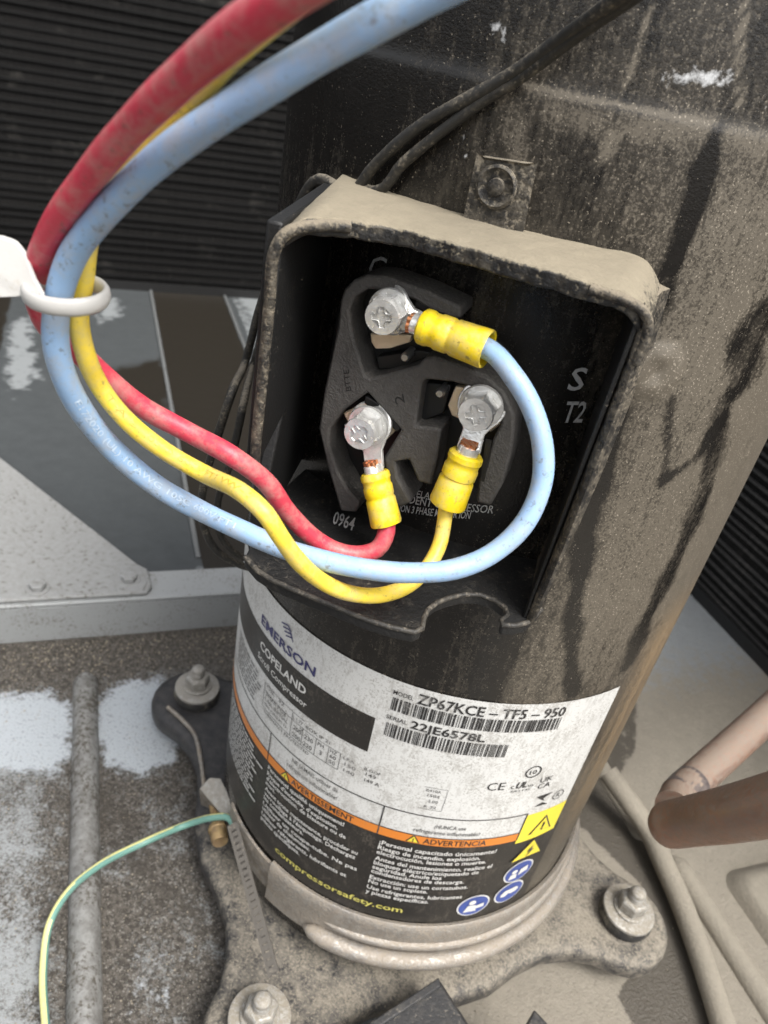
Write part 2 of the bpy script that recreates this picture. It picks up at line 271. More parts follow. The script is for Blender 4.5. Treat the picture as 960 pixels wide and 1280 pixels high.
def thing(name, base, label, cat, group=None):
    o = bpy.data.objects.new(name, None); o.empty_display_size = 0.01; COL.objects.link(o); o.location = W(base); return tag(o, label, cat, group)
def structure(o): o['kind'] = 'structure'; return o
def attrib(o, name, vals):
    a = o.data.attributes.new(name, 'FLOAT', 'POINT'); a.data.foreach_set('value', np.asarray(vals, np.float32))
def sst(x, a, b): t = np.clip((x-a)/(b-a), 0, 1); return t*t*(3-2*t)
def segdist(Q, poly):       # distance of 2-D points Q to a polyline
    d = np.full(len(Q), 1e9)
    for a,b in zip(poly[:-1], poly[1:]):
        a = np.asarray(a); b = np.asarray(b); e = b-a; t = np.clip(((Q-a)@e)/max(e@e,1e-12),0,1); d = np.minimum(d, np.linalg.norm(Q-a-t[:,None]*e,axis=1))
    return d
def sdpoly(Q, poly):        # signed distance to a closed polygon, positive inside
    p = [np.asarray(x,float) for x in poly]; d = segdist(Q, p+[p[0]]); ins = np.zeros(len(Q), bool)
    for a,b in zip(p, p[1:]+p[:1]):
        c = ((a[1] > Q[:,1]) != (b[1] > Q[:,1])); xs = (b[0]-a[0])*(Q[:,1]-a[1])/((b[1]-a[1]) if abs(b[1]-a[1]) > 1e-12 else 1e-12)+a[0]; ins ^= c & (Q[:,0] < xs)
    return np.where(ins, d, -d)
# text as flat mesh outlines, height measured on capitals
_tc = {}
def text2d(txt, bold=0.0, shear=0.0):
    key = (txt,bold,shear)
    if key in _tc: return _tc[key]
    cu = bpy.data.curves.new('t','FONT'); cu.body = txt; cu.size = 1; cu.resolution_u = 2; cu.offset = bold; cu.shear = shear
    ob = bpy.data.objects.new('t', cu); COL.objects.link(ob); bpy.context.view_layer.update()
    dg = bpy.context.evaluated_depsgraph_get(); me = ob.evaluated_get(dg).to_mesh(); v = np.array([x.co[:2] for x in me.vertices]); f = [tuple(p.vertices) for p in me.polygons]
    ob.evaluated_get(dg).to_mesh_clear(); bpy.data.objects.remove(ob); bpy.data.curves.remove(cu)
    _tc[key] = (v,f); return v,f
CAP = 0.73
def place_text(mb, txt, s0, z0, h, width, fn, bold=0.0, shear=0.0):
    """sets a line with its left end at s0, baseline z0, capital height h, stretched to width; fn maps (s,z) to space"""
    v,f = text2d(txt, bold, shear); x0,x1 = v[:,0].min(), v[:,0].max(); k = width/(x1-x0) if width else h/CAP
    mb.add([fn(s0+(x-x0)*k, z0+y*h/CAP) for x,y in v], f)
# ================================================================= SETTING
ZP = -3.84          # raised deck behind the flange
# base pan: one sheet, finer where it is near
def grid_axis(lo, hi, a, b, fine, coarse): return np.unique(np.round(np.r_[np.arange(lo,a,coarse), np.arange(a,b,fine), np.arange(b,hi+coarse,coarse)],4))
ga = grid_axis(-9,7.5,-3.2,3.9,0.045,0.5); gb = grid_axis(-9,9.2,-2.6,2.2,0.045,0.5)
ST = {}
def fl(P): X = onz(P, ZF); return np.array([E1@X, E2@X])
GA,GB = np.meshgrid(ga,gb,indexing='ij'); Q = np.stack([GA.ravel(),GB.ravel()],1)
hz = 0.006*np.sin(Q[:,0]*3.1+1)*np.sin(Q[:,1]*2.3)
mb = MB(); na,nbb = len(ga),len(gb)
mb.add([U(a,b,ZF+h-0.004) for (a,b),h in zip(Q,hz)], [(i*nbb+j,(i+1)*nbb+j,(i+1)*nbb+j+1,i*nbb+j+1) for i in range(na-1) for j in range(nbb-1)])
pan = structure(obj('base_pan', mb, 'floor', smooth=60))
F = lambda *P: [fl(p) for p in P]
dirt = 0.62*sst(Q[:,0],-0.2,-0.7) ; dirt = np.where(Q[:,1] > 2.0, 0.1, dirt)
dirt = np.maximum(dirt, 1.0*sst(-segdist(Q,[U(-6,1.75,0)[:2]*0+np.array([-6,1.75]),np.array([0.6,1.75])]),-0.42,-0.12))
sd_l = sdpoly(Q, F((-300,900),(-200,1300),(60,1400),(60,940),(-20,905))); dirt -= 0.16*sst(sd_l,-0.15,0.2)
salt = np.zeros(len(Q))
for poly,w in ((F((-60,870),(60,862),(95,880),(92,940),(70,975),(20,965),(-60,960)),0.09),(F((118,875),(150,850),(205,845),(230,890),(222,950),(170,975),(130,955),(115,915)),0.08)): salt = np.maximum(salt, 0.69*sst(sdpoly(Q,poly),-w*2.8,w*1.8))
salt = np.maximum(salt, 0.41*sst(sdpoly(Q,F((150,1170),(230,1160),(235,1290),(140,1290))),-0.1,0.1)); salt = np.maximum(salt, 0.36*sst(sdpoly(Q,F((-60,940),(60,960),(80,1050),(70,1290),(-60,1290))),-0.1,0.1))
wet = 0.95*sst(sdpoly(Q,F((690,1000),(745,940),(775,1000),(815,1060),(850,1130),(905,1290),(800,1300),(770,1240),(835,1170),(800,1105))),-0.05,0.05)
wet = np.maximum(wet, 0.62*sst(sdpoly(Q,F((755,850),(800,880),(798,940),(760,1000),(735,990))),-0.04,0.05))
wet = np.maximum(wet, 0.50*sst(-segdist(Q,F((130,1000),(190,1100),(250,1150))),-0.25,-0.02))
tan = sst(Q[:,0],-0.6,0.0)*0.95*sst(Q[:,1],1.8,-0.2)+0.12
dirt = dirt + 0.30*sst(Q[:,0],0.3,0.9)*sst(Q[:,1],1.0,-0.5)
for nm,v in (('dirt',dirt),('salt',salt),('wet',wet),('tan',tan)): attrib(pan, nm, v)
# pressed rib on the left, ridges and embossed panels on the right
def half_rib(a0,b0,a1,b1,r,h,name,mat):
    n = 40; mb = MB(); L = math.hypot(a1-a0,b1-b0); d = np.array([(a1-a0)/L,(b1-b0)/L]); p = np.array([-d[1],d[0]]); vs = []; seg = 12
    for i in range(n+1):
        t = i/n*L; e = min(1.0, math.sqrt(max(0.0,1-max(0.0,1-t/r)**2)), math.sqrt(max(0.0,1-max(0.0,1-(L-t)/r)**2))); e = max(e,0.02)
        for k in range(seg+1):
            x = math.pi*k/seg; c = d*t+p*math.cos(x)*r*e*(1+0.02*math.sin(t*9)); vs.append(U(a0+c[0],b0+c[1],ZF-0.012+h*e*math.sin(x)))
    mb.add(vs, [(i*(seg+1)+k,i*(seg+1)+k+1,(i+1)*(seg+1)+k+1,(i+1)*(seg+1)+k) for i in range(n) for k in range(seg)])
    return obj(name, mb, mat, pan, smooth=70)
half_rib(-1.74,1.57,-1.73,-3.4,0.082,0.10,'pressed_rib','ribm')
half_rib(1.80,-0.55,1.79,-4.0,0.075,0.075,'pressed_ridge','tanrib'); half_rib(1.72,0.95,1.685,-0.45,0.07,0.055,'pressed_ridge','tanrib')
def embossed(pts, h, name):
    mb = MB(); c = np.mean(np.array(pts),0); n = len(pts)
    def ring(k, z): return [U(*(np.array(p)+(np.array(p)-c)/np.linalg.norm(np.array(p)-c)*k), z) for p in pts]
    rows = [ring(0.09,ZF-0.014), ring(0.05,ZF+h*0.25), ring(0.0,ZF+h*0.85), ring(-0.06,ZF+h)]; mb.v = [tuple(v) for r in rows for v in r]
    mb.f = [(j*n+i,j*n+(i+1)%n,(j+1)*n+(i+1)%n,(j+1)*n+i) for j in range(3) for i in range(n)]+[tuple(range(3*n,4*n))]
    return obj(name, mb, 'tanrib', pan, smooth=70)
def rrect(a0,a1,b0,b1,r,n=6):
    out = []
    for cx,cy,s in ((a1-r,b1-r,0),(a0+r,b1-r,90),(a0+r,b0+r,180),(a1-r,b0+r,270)): out += [(cx+r*math.cos(math.radians(s+90*i/n)),cy+r*math.sin(math.radians(s+90*i/n))) for i in range(n+1)]
    return out
embossed(rrect(2.09,3.5,-3.6,-0.82,0.12), 0.10, 'embossed_panel')
# raised deck behind the flange
gx = grid_axis(-9,3.8,-4.2,1.0,0.06,0.6); gy = grid_axis(2.1,8.9,2.1,8.9,0.09,0.3)
GA2,GB2 = np.meshgrid(gx,gy,indexing='ij'); Q2 = np.stack([GA2.ravel(),GB2.ravel()],1); n2 = len(gy); mb = MB()
mb.add([U(a,b,ZP-0.03) for a,b in Q2], [(i*n2+j,(i+1)*n2+j,(i+1)*n2+j+1,i*n2+j+1) for i in range(len(gx)-1) for j in range(n2-1)])
deck = structure(obj('rear_deck', mb, 'platform', smooth=60))
dk = lambda *P: [np.array([E1@onz(p,ZP), E2@onz(p,ZP)]) for p in P]
wet2 = np.where((Q2[:,0] > -0.89)&(Q2[:,0] < 0.16), 0.82, 0.2); wet2 = np.maximum(wet2, 0.75*sst(sdpoly(Q2,dk((130,455),(205,440),(225,470),(215,520),(150,500))),-0.5,0.4))
wet2 = np.maximum(wet2, 0.8*sst(sdpoly(Q2,dk((215,590),(350,580),(350,720),(265,720),(250,640))),-0.2,0.2)); wet2 = np.maximum(wet2, 0.75*sst(Q2[:,0],-2.55,-2.75)*sst(Q2[:,1],3.5,5))
sal2 = 0.72*sst(sdpoly(Q2,dk((5,400),(45,385),(55,470),(20,500),(0,470))),-0.3,0.3); sal2 = np.maximum(sal2, 0.8*sst(sdpoly(Q2,dk((118,372),(150,368),(155,392),(120,405))),-0.3,0.3)); sal2 = np.maximum(sal2, 0.85*sst(sdpoly(Q2,dk((290,368),(340,366),(340,405),(315,395))),-0.3,0.3))
sal2 = np.maximum(sal2, 0.5*sst(Q2[:,0],0.2,0.3)); sal2 = np.maximum(sal2, 0.65*sst(sdpoly(Q2,dk((240,705),(275,690),(290,722),(230,725))),-0.1,0.1))
attrib(deck,'wet',wet2); attrib(deck,'salt',sal2)
for a in (-0.89,0.17): obj('sheet_seam', MB().prism([U(a-0.02,2.4,ZP-0.034),U(a+0.02,2.4,ZP-0.034),U(a+0.02,8.8,ZP-0.034),U(a-0.02,8.8,ZP-0.034)],(0,0,0.03)), 'seam', deck, bevel=0.008)
# flange along the deck's front edge: a folded lip, a thing of its own
fr = thing('cabinet_flange', U(-1.6,2.0,ZF), 'long grey sheet metal flange folded along the raised deck', 'flange')
obj('lip', MB().prism([U(-9,1.90,ZP-0.02),U(1.2,1.90,ZP-0.02),U(1.2,2.22,ZP-0.02),U(-9,2.22,ZP-0.02)],(0,0,0.03)), 'flange', fr, bevel=0.012)
obj('front_face', MB().prism([U(-9,1.905,ZF-0.01),U(1.19,1.905,ZF-0.01),U(1.19,1.905,ZP-0.022),U(-9,1.905,ZP-0.022)], E2*0.03), 'flange', fr, bevel=0.006)
# gusset plate bolted on the lip
gp = thing('gusset_plate', U(-1.9,2.2,ZP+0.012), 'pale grey triangular gusset plate bolted on top of the flange', 'plate')
zg = ZP+0.013
tri = [U(-1.31,1.925,zg),U(-1.27,1.99,zg),U(-1.29,2.2,zg),U(-1.36,2.27,zg),U(-2.55,4.05,zg),U(-4.5,6.6,zg),U(-6,6.6,zg),U(-6,1.925,zg)]
obj('plate', MB().prism(tri,(0,0,0.035)), 'gusset', gp, bevel=0.012)
def hexbolt(o, ax, hexr, hexh, name, mat, parent, dome=0.0):
    mb = MB().lathe([(hexr*1.35,0),(hexr*1.4,hexh*0.2),(hexr*1.3,hexh*0.28)],o,ax,24); ax = np.asarray(ax,float)
    mb.lathe([(hexr,hexh*0.25),(hexr,hexh*0.92),(hexr*0.85,hexh)],o,ax,6); return obj(name, mb, mat, parent, smooth=30, bevel=0.006)
for a,b in ((-1.43,2.07),(-2.05,2.03)): hexbolt(U(a,b,zg+0.03),(0,0,1),0.06,0.06,'bolt','gusset',gp)
obj('bolt_boss', MB().prism([U(-1.52,1.94,zg+0.03),U(-1.33,1.94,zg+0.03),U(-1.30,2.05,zg+0.03),U(-1.34,2.2,zg+0.03),U(-1.55,2.2,zg+0.03)],(0,0,0.012)), 'gusset', gp, bevel=0.005)
# condenser coils: black fin pack behind, flat tubes across it
np_v = lambda a: Vector([float(x) for x in a])
def coil(name, P0, P1, z0, z1, label, inward, pitch, tmat='coiltube'):
    r = thing(name, (np.array(P0)+np.array(P1))/2+np.array([0,0,z0]), label, 'condenser coil', 'condenser coils around the base pan')
    P0 = np.array(P0); P1 = np.array(P1); z = np.array([0,0,1.]); inward = np.asarray(inward)
    obj('fin_pack', MB().prism([P0+z*z0,P1+z*z0,P1+z*z1,P0+z*z1], -inward*0.2), 'coil', r)
    tm = None; n = int((z1-z0)/pitch)
    for i in range(n):
        zz = z0+pitch*(i+0.5)
        if tm is None:
            mb = MB().prism([P0+inward*0.002+z*zz,P1+inward*0.002+z*zz,P1+inward*0.002+z*(zz+pitch*0.26),P0+inward*0.002+z*(zz+pitch*0.26)], inward*0.03); t0 = obj('flat_tube', mb, tmat, r); tm = t0; zb = zz
        else: t = tm.copy(); COL.objects.link(t); t.parent = r; t.location = -np_v(inward)*random.uniform(0,0.016)*S+Vector((0,0,(zz-zb+random.uniform(-.014,.014))*S)); t.scale = (1,1,1)
    obj('bottom_rail', MB().prism([P0+inward*0.034+z*z0,P1+inward*0.034+z*z0,P1+inward*0.034+z*(z0+0.12),P0+inward*0.034+z*(z0+0.12)], inward*0.03), 'coilrail', r)
    return r
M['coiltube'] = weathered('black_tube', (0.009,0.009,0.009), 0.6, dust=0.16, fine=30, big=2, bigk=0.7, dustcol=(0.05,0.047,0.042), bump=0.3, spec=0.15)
M['coiltube_lit'] = weathered('lit_dusty_black_tube', (0.035,0.034,0.033), 0.55, dust=0.36, fine=30, big=2, bigk=0.7, dustcol=(0.10,0.095,0.088), bump=0.3)  # right coil's tubes: stronger light painted into paler base and dust colours
M['coilrail'] = weathered('black_rail', (0.014,0.014,0.014), 0.45, dust=0.12, fine=30, dustcol=(0.10,0.09,0.08))
coil('condenser_coil', U(-9.5,8.85,0), U(3.85,8.85,0), ZP-0.03, 2.2, 'black finned condenser coil standing at the back of the cabinet', -E2, 0.115)
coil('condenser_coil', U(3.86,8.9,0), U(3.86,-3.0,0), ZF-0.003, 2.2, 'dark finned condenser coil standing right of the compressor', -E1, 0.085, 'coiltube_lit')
# ================================================================= COMPRESSOR
comp = thing('compressor', (0,0,ZF), 'dusty black cylindrical compressor with its terminal box open', 'compressor')
# shell: fine lathe with a seam at z=-0.076, closed by a dome
prof = [(0.97,-3.95),(0.985,-3.90)]+[(1.0,z) for z in np.arange(-3.86,-0.10,0.022)]+[(1.0,-0.092),(0.9994,-0.082),(0.9975,-0.074),(0.9958,-0.062)]+[(0.995,z) for z in np.arange(-0.045,0.75,0.025)]
prof += [(0.995*math.cos(t)**0.8, 0.75+0.42*math.sin(t)) for t in np.linspace(0.1,1.45,12)]+[(0.02,1.175)]
azs = np.unique(np.round(np.r_[np.arange(-1.75,1.75,0.014), np.arange(1.75,2*math.pi-1.75,0.06)],5)); na = len(azs); mb = MB()
SV = np.array([(a,z,r) for r,z in prof for a in azs])
# round spot-weld dimple on the right
dc = azz((820,465)); dd = np.hypot((SV[:,0]-dc[0]), SV[:,1]-dc[1]); bumpd = 0.016*sst(dd,0.085,0.065)*(0.62+0.38*np.cos(dd*210)) - 0.008*sst(dd,0.03,0.0)
mb.add([cyl(a,z,r+b) for (a,z,r),b in zip(SV,bumpd)], [(j*na+i,j*na+(i+1)%na,(j+1)*na+(i+1)%na,(j+1)*na+i) for j in range(len(prof)-1) for i in range(na)])
mb.f += [tuple(range((len(prof)-1)*na, len(prof)*na))]
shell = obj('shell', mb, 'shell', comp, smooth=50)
q = SV[:,:2]; az, zz = q[:,0], q[:,1]; azs_ = np.where(az > math.pi, az-2*math.pi, az)
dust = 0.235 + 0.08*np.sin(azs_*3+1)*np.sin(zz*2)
dust += 0.16*sst(zz,-1.0,-0.3)*sst(azs_,-0.7,0.0) + 0.26*sst(azs_,0.05,0.45)*sst(zz,-0.02,-0.25) + 0.16*sst(azs_,0.30,0.5)*sst(zz,-0.35,-0.7)*sst(zz,-2.0,-1.5) - 0.02*sst(zz,-1.9,-2.2)  # right-side film is dust plus the shell's sky reflection, painted in as pale colour
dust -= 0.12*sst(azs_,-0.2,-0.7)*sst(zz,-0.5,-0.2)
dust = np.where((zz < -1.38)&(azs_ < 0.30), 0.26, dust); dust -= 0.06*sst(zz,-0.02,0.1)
sp = lambda *P: [np.array(azz(p)) for p in P]
qq = np.stack([azs_,zz],1)
for pts,w,a in ((sp((772,520),(752,590),(735,660),(722,730),(714,800),(716,865)),0.028,0.36),(sp((905,500),(880,620),(850,690),(810,770),(785,830)),0.04,0.34),(sp((905,520),(868,575),(838,595),(828,600)),0.017,0.34),(sp((838,500),(834,560),(830,602)),0.013,0.28),(sp((958,390),(935,430),(925,480)),0.06,0.4),(sp((895,165),(885,200),(870,260),(845,330)),0.018,0.25),(sp((880,215),(840,330),(805,420)),0.03,0.22)):
    dust -= a*sst(-segdist(qq,pts)*(1+0.25*np.sin(zz*23+azs_*9)),-w*1.6,-w*0.5)
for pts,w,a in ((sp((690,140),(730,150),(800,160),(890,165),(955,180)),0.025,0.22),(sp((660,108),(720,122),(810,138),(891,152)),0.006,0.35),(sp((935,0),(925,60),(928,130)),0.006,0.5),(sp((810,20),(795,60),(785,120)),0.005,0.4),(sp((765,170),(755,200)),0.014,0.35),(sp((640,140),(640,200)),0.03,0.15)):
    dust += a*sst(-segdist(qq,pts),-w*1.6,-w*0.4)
dust += 0.3*sst(dd,0.09,0.07)
rust = 0.62*sst(azs_,0.80,1.02)*sst(zz,-1.5,-1.9)*sst(zz,-3.3,-2.6); dust += 0.22*rust+0.10*sst(azs_,0.8,1.0)*sst(zz,-2.6,-3.2)
white_marks = np.zeros(len(q))  # soft-edged white marks on the upper shell
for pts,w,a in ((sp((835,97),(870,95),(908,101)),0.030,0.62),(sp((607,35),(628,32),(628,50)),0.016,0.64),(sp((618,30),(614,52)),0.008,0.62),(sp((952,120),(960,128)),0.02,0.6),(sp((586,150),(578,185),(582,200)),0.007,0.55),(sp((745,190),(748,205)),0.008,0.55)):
    white_marks = np.maximum(white_marks, a*0.82*sst(-segdist(qq,pts),-w*1.6,-w*0.1))
attrib(shell,'dust',dust); attrib(shell,'rust',rust); attrib(shell,'white_marks',white_marks)
# discharge stub on the dome and a short suction stub, so that the thing is whole
obj('discharge_stub', MB().lathe([(0.12,0),(0.12,0.35),(0.10,0.36)],(0.25,0.2,1.1),(0,0,1),20), 'copper', comp)
# mounting plate with four ears
ears = [(-1.40,0.30),(1.42,-0.285),(-0.30,-1.41),(0.31,1.41)]; ZB = -3.92
th0 = math.atan2(-0.285,1.42); pl = []
for k in range(4):
    t = th0+k*math.pi/2; e = np.array([math.cos(t),math.sin(t)]); p = np.array([-e[1],e[0]])
    loc = [(0.90,-0.72),(0.99,-0.56),(1.10,-0.42),(1.24,-0.32),(1.36,-0.275)]+[(1.44+0.265*math.cos(x),0.265*math.sin(x)) for x in np.linspace(-1.4,1.4,11)]+[(1.36,0.275),(1.24,0.32),(1.10,0.42),(0.99,0.56),(0.90,0.72)]
    pl += [e*a+p*b for a,b in loc]
# plate as rings from the outline inwards, with a rolled edge
c0 = np.zeros(2); rows = []
P_ = np.array(pl); N = len(P_); nrm = np.array([np.array([P_[(i+1)%N][1]-P_[i-1][1], -(P_[(i+1)%N][0]-P_[i-1][0])]) for i in range(N)]); nrm /= np.linalg.norm(nrm,axis=1)[:,None]
for k,z in ((0.0,ZB-0.12),(0.006,ZB-0.06),(0.0,ZB-0.03),(-0.02,ZB-0.008),(-0.05,ZB),(-0.09,ZB+0.002)): rows.append([(x,y,z) for x,y in P_+nrm*k])
for f in (0.9,0.8,0.7,0.55): rows.append([(x*f,y*f,ZB+0.003+0.004*math.sin(i*0.9+f*20)) for i,(x,y) in enumerate(P_-nrm*0.09)])
mb = MB(); mb.v = [tuple(map(float,v)) for r in rows for v in r]; mb.f = [(j*N+i,j*N+(i+1)%N,(j+1)*N+(i+1)%N,(j+1)*N+i) for j in range(len(rows)-1) for i in range(N)]
plate = obj('mounting_plate', mb, 'plate', comp, smooth=60)
pv = np.array(mb.v); attrib(plate,'dust', -1.3*sst(np.hypot(pv[:,0]+1.4,pv[:,1]-0.3),0.95,0.5)+0.08*sst(pv[:,0],-0.2,0.4))
obj('plate_crease', MB().tube(spline([onz(P,ZB+0.012) for P in ((210,884),(228,900),(243,918),(251,950),(256,990))],6), 0.014, 8), 'band', comp, smooth=60)
# ---- terminal box (a fence welded round the terminals)
ZT, ZBT = -0.385, -1.35
box_root = None
front = [(-0.575,-1.30),(-0.56,-1.345),(-0.50,-1.322),(-0.42,-1.265),(-0.34,-1.235),(-0.24,-1.245),(-0.13,-1.27),(0.0,-1.295),(0.10,-1.32),(0.20,-1.330),(0.228,-1.322),(0.250,-1.302),(0.258,-1.26)]
back = [(0.985*math.sin(a),-0.985*math.cos(a)) for a in np.linspace(0.335,-0.66,24)]
rb = np.random.default_rng(3)
fx = np.array([p[0] for p in front]); fy = np.array([p[1] for p in front])
NU, NV = 64, 10; top = []; rr_ = np.random.default_rng(4)
xs_ = np.linspace(-0.578,0.272,NU+1)
fcx = np.array([-0.578,-0.56,-0.50,-0.42,-0.34,-0.24,-0.13,0.0,0.10,0.20,0.24,0.272]); fcy = np.array([-1.352,-1.35,-1.322,-1.265,-1.235,-1.245,-1.27,-1.295,-1.318,-1.328,-1.322,-1.305])
for i in range(NU+1):
    x = xs_[i]; yf = np.interp(x,fcx,fcy)+0.004*math.sin(i*1.9)*math.sin(i*0.7); t = i/NU; xb = -0.606+(0.322+0.606)*t; yb = -math.sqrt(max(0.05,0.985**2-xb*xb))
    for j in range(NV+1):
        v = j/NV; px = xb+(x-xb)*v; py = yb+(yf-yb)*v
        dr = 0.075*np.clip((x-0.175)/0.097,0,1)**2.2+0.05*np.clip((-0.515-x)/0.063,0,1)**2*v
        top.append((px,py,ZT-dr-0.014*v**5+0.0025*math.sin(px*61+py*37)*math.sin(py*83)))
mb = MB(); nt_ = len(top); mb.v = top+[(x,y,z-0.042) for x,y,z in top]; ix = lambda i,j: i*(NV+1)+j
for i in range(NU):
    for j in range(NV): mb.f += [(ix(i,j),ix(i,j+1),ix(i+1,j+1),ix(i+1,j)),(nt_+ix(i,j),nt_+ix(i+1,j),nt_+ix(i+1,j+1),nt_+ix(i,j+1))]
    mb.f += [(ix(i,NV),nt_+ix(i,NV),nt_+ix(i+1,NV),ix(i+1,NV)),(ix(i,0),ix(i+1,0),nt_+ix(i+1,0),nt_+ix(i,0))]
for j in range(NV): mb.f += [(ix(0,j),nt_+ix(0,j),nt_+ix(0,j+1),ix(0,j+1)),(ix(NU,j),ix(NU,j+1),nt_+ix(NU,j+1),nt_+ix(NU,j))]
tbox = obj('terminal_box', mb, 'fence', comp, smooth=50, bevel=0.012, seg=3)
def sub(name, mb, mat, **k):
    o = obj(name, mb, mat, comp, **k); o.parent = tbox; return o
# left wall: full depth above, cut back below
lw_f = np.array([-0.567,-1.373]); lw_b = np.array([-0.612,-0.76])
def lw(t, z, off=0.0): p = lw_f+(lw_b-lw_f)*t; n = np.array([-(lw_b-lw_f)[1],(lw_b-lw_f)[0]]); n /= np.linalg.norm(n); q = p-n*off; return (q[0],q[1],z)
wall = [lw(0,ZT-0.03),lw(1,ZT-0.03),lw(1,ZBT+0.02),lw(0.16,ZBT+0.02),lw(0.16,-1.2),lw(0.36,-0.985),lw(0,-1.03)]
offv = np.array(lw(0,0,0.04))-np.array(lw(0,0,0))
sub('side_wall', MB().prism(wall, -offv), 'fence_in', bevel=0.008)
sub('wall_rim', MB().tube(spline([(-0.44,-1.282,ZT-0.027),(-0.50,-1.325,ZT-0.030),(-0.555,-1.368,ZT-0.048),(-0.578,-1.382,ZT-0.09),lw(-0.005,-0.6,-0.014),lw(-0.005,-0.8,-0.014),lw(-0.003,-0.95,-0.015),lw(0.0,-1.03,-0.014)],8), 0.0145, 12), 'fencerim', smooth=60)
# right wall: thin inside, spreading outwards to the shell with a dusty flank
rw = [(0.236,-1.315,ZT-0.04),(0.258,-0.94,ZT-0.04),(0.258,-0.94,ZBT),(0.224,-1.285,ZBT)]
sub('side_wall', MB().prism(rw,(0.012,0.001,0)), 'fence_in', bevel=0.004)
sec = [(0.250,-1.300),(0.256,-1.318),(0.266,-1.324),(0.276,-1.316),(0.282,-1.25),(0.290,-1.17),(0.303,-1.08),(0.325,-0.995),(0.365,-0.915),(0.34,-0.88),(0.268,-0.94)]
zs = [ZT-0.047,ZT-0.07,-0.6,-0.8,-1.0,-1.2,ZBT-0.01,ZBT-0.07]; shf = [(-0.05,0.06),(-0.006,0.008),(0,0),(-0.002,0.002),(-0.005,0.004),(-0.010,0.010),(-0.018,0.03),(-0.06,0.12)]
mb = MB(); ns_ = len(sec); mb.v = [(x+dx,y+dy,z) for z,(dx,dy) in zip(zs,shf) for x,y in sec]
mb.f = [(j*ns_+i,(j+1)*ns_+i,(j+1)*ns_+(i+1)%ns_,j*ns_+(i+1)%ns_) for j in range(len(zs)-1) for i in range(ns_)]+[tuple(range(ns_)),tuple(range(len(zs)*ns_-1,(len(zs)-1)*ns_-1,-1))]
sub('outer_flank', mb, 'fencerim', smooth=60)
sub('wall_rim', MB().tube(spline([(0.12,-1.318,ZT-0.028),(0.20,-1.325,ZT-0.032),(0.248,-1.322,ZT-0.050),(0.268,-1.316,ZT-0.085),(0.270,-1.315,-0.55)],8), 0.012, 12), 'fencerim', smooth=60)
# bottom shelf with the round wire notch
sh = [(-0.585,-1.37),(-0.53,-1.415),(-0.477,-1.437),(-0.40,-1.452),(-0.328,-1.463),(-0.25,-1.475),(-0.185,-1.484),(-0.12,-1.486),(-0.056,-1.478),(-0.040,-1.455),(-0.044,-1.41),(-0.040,-1.37),(-0.02,-1.325),(0.006,-1.292),(0.045,-1.255),(0.092,-1.234),(0.14,-1.24),(0.172,-1.262),(0.182,-1.295),(0.166,-1.325),(0.172,-1.342),(0.205,-1.33),(0.24,-1.30),(0.275,-1.22),(0.275,-0.94)]
sh += [(0.985*math.sin(a),-0.985*math.cos(a)) for a in np.linspace(0.24,-0.64,22)]+[(-0.62,-1.0)]
sub('bottom_shelf', MB().prism([(x,y,ZBT-0.04) for x,y in sh],(0,0,0.04)), 'shelfm', bevel=0.006)
M_sh = sh[:24]
sub('shelf_lip', MB().tube([(x*1.0,y+0.004,ZBT-0.004) for x,y in M_sh], 0.008, 8), 'liprim', smooth=60)
# screw tab above the box
tb = [azz(p) for p in ((604,194),(671,204),(654,288),(588,268))]
def on(s,z,r): return cyl(s,z,r)
mb = MB(); ns = 8
(sa,za),(sb,zb_),(sc,zc),(se,ze) = tb
v = []
for r in (1.0,1.034):
    for i in range(ns+1):
        t = i/ns; top = (sa+(sb-sa)*t, za+(zb_-za)*t); bot = (se+(sc-se)*t, ze+(zc-ze)*t-0.03); v += [cyl(*top,r), cyl(*bot,r)]
m = 2*(ns+1); f = [(m+2*i,m+2*i+1,m+2*i+3,m+2*i+2) for i in range(ns)]+[(2*i,2*i+2,m+2*i+2,m+2*i) for i in range(ns)]+[(2*i+1,m+2*i+1,m+2*i+3,2*i+3) for i in range(ns)]+[(0,m,m+1,1),(2*ns,2*ns+1,m+2*ns+1,m+2*ns)]
mb.add(v,f); sub('screw_tab', mb, 'tabm', bevel=0.006)
tc = azz((625,232)); cdir = np.array([math.sin(tc[0]),-math.cos(tc[0]),0]); tcp = np.array(cyl(tc[0],tc[1],1.034))
sub('tab_screw', MB().lathe([(0.052,-0.005),(0.052,0.006),(0.045,0.010),(0.035,0.004),(0.022,0.004),(0.02,0.014),(0.008,0.017)],tcp,cdir,24), 'tabm', smooth=40)
# drawn marks inside the box, printed on the shell's own curve
wt = lambda s,z: cyl(s,z,1.0035)
mb = MB()
def px_text(mb, txt, Pl, Pr, h, bold=0.0, fn=wt):
    a,b = azz(Pl),azz(Pr); d = b[0]-a[0]; v,f = text2d(txt,bold); x0,x1 = v[:,0].min(),v[:,0].max()
    mb.add([fn(a[0]+(x-x0)/(x1-x0)*d, a[1]+(b[1]-a[1])*(x-x0)/(x1-x0)+y*h/CAP) for x,y in v], f)
for txt,A_,B_,h_,bo in (('C',(460,350),(480,353),0.075,0),('S',(708,487),(727,487),0.07,0.012),('T2',(701,527),(727,527),0.068,0.012),('COPELAND LLC',(500,617),(574,628),0.026,0.008),('INDEPENDENT COMPRESSOR',(470,619),(616,641),0.030,0.008),('PROTECTION 3 PHASE MOTOR ION',(470,633),(587,648),0.028,0.008)):
    mb = MB(); px_text(mb,txt,A_,B_,h_,bo); sub('printed_mark', mb, 'ink_grey', smooth=0)
mb = MB(); v_,f_ = text2d('0964',0.012); x0_,x1_ = v_[:,0].min(),v_[:,0].max()
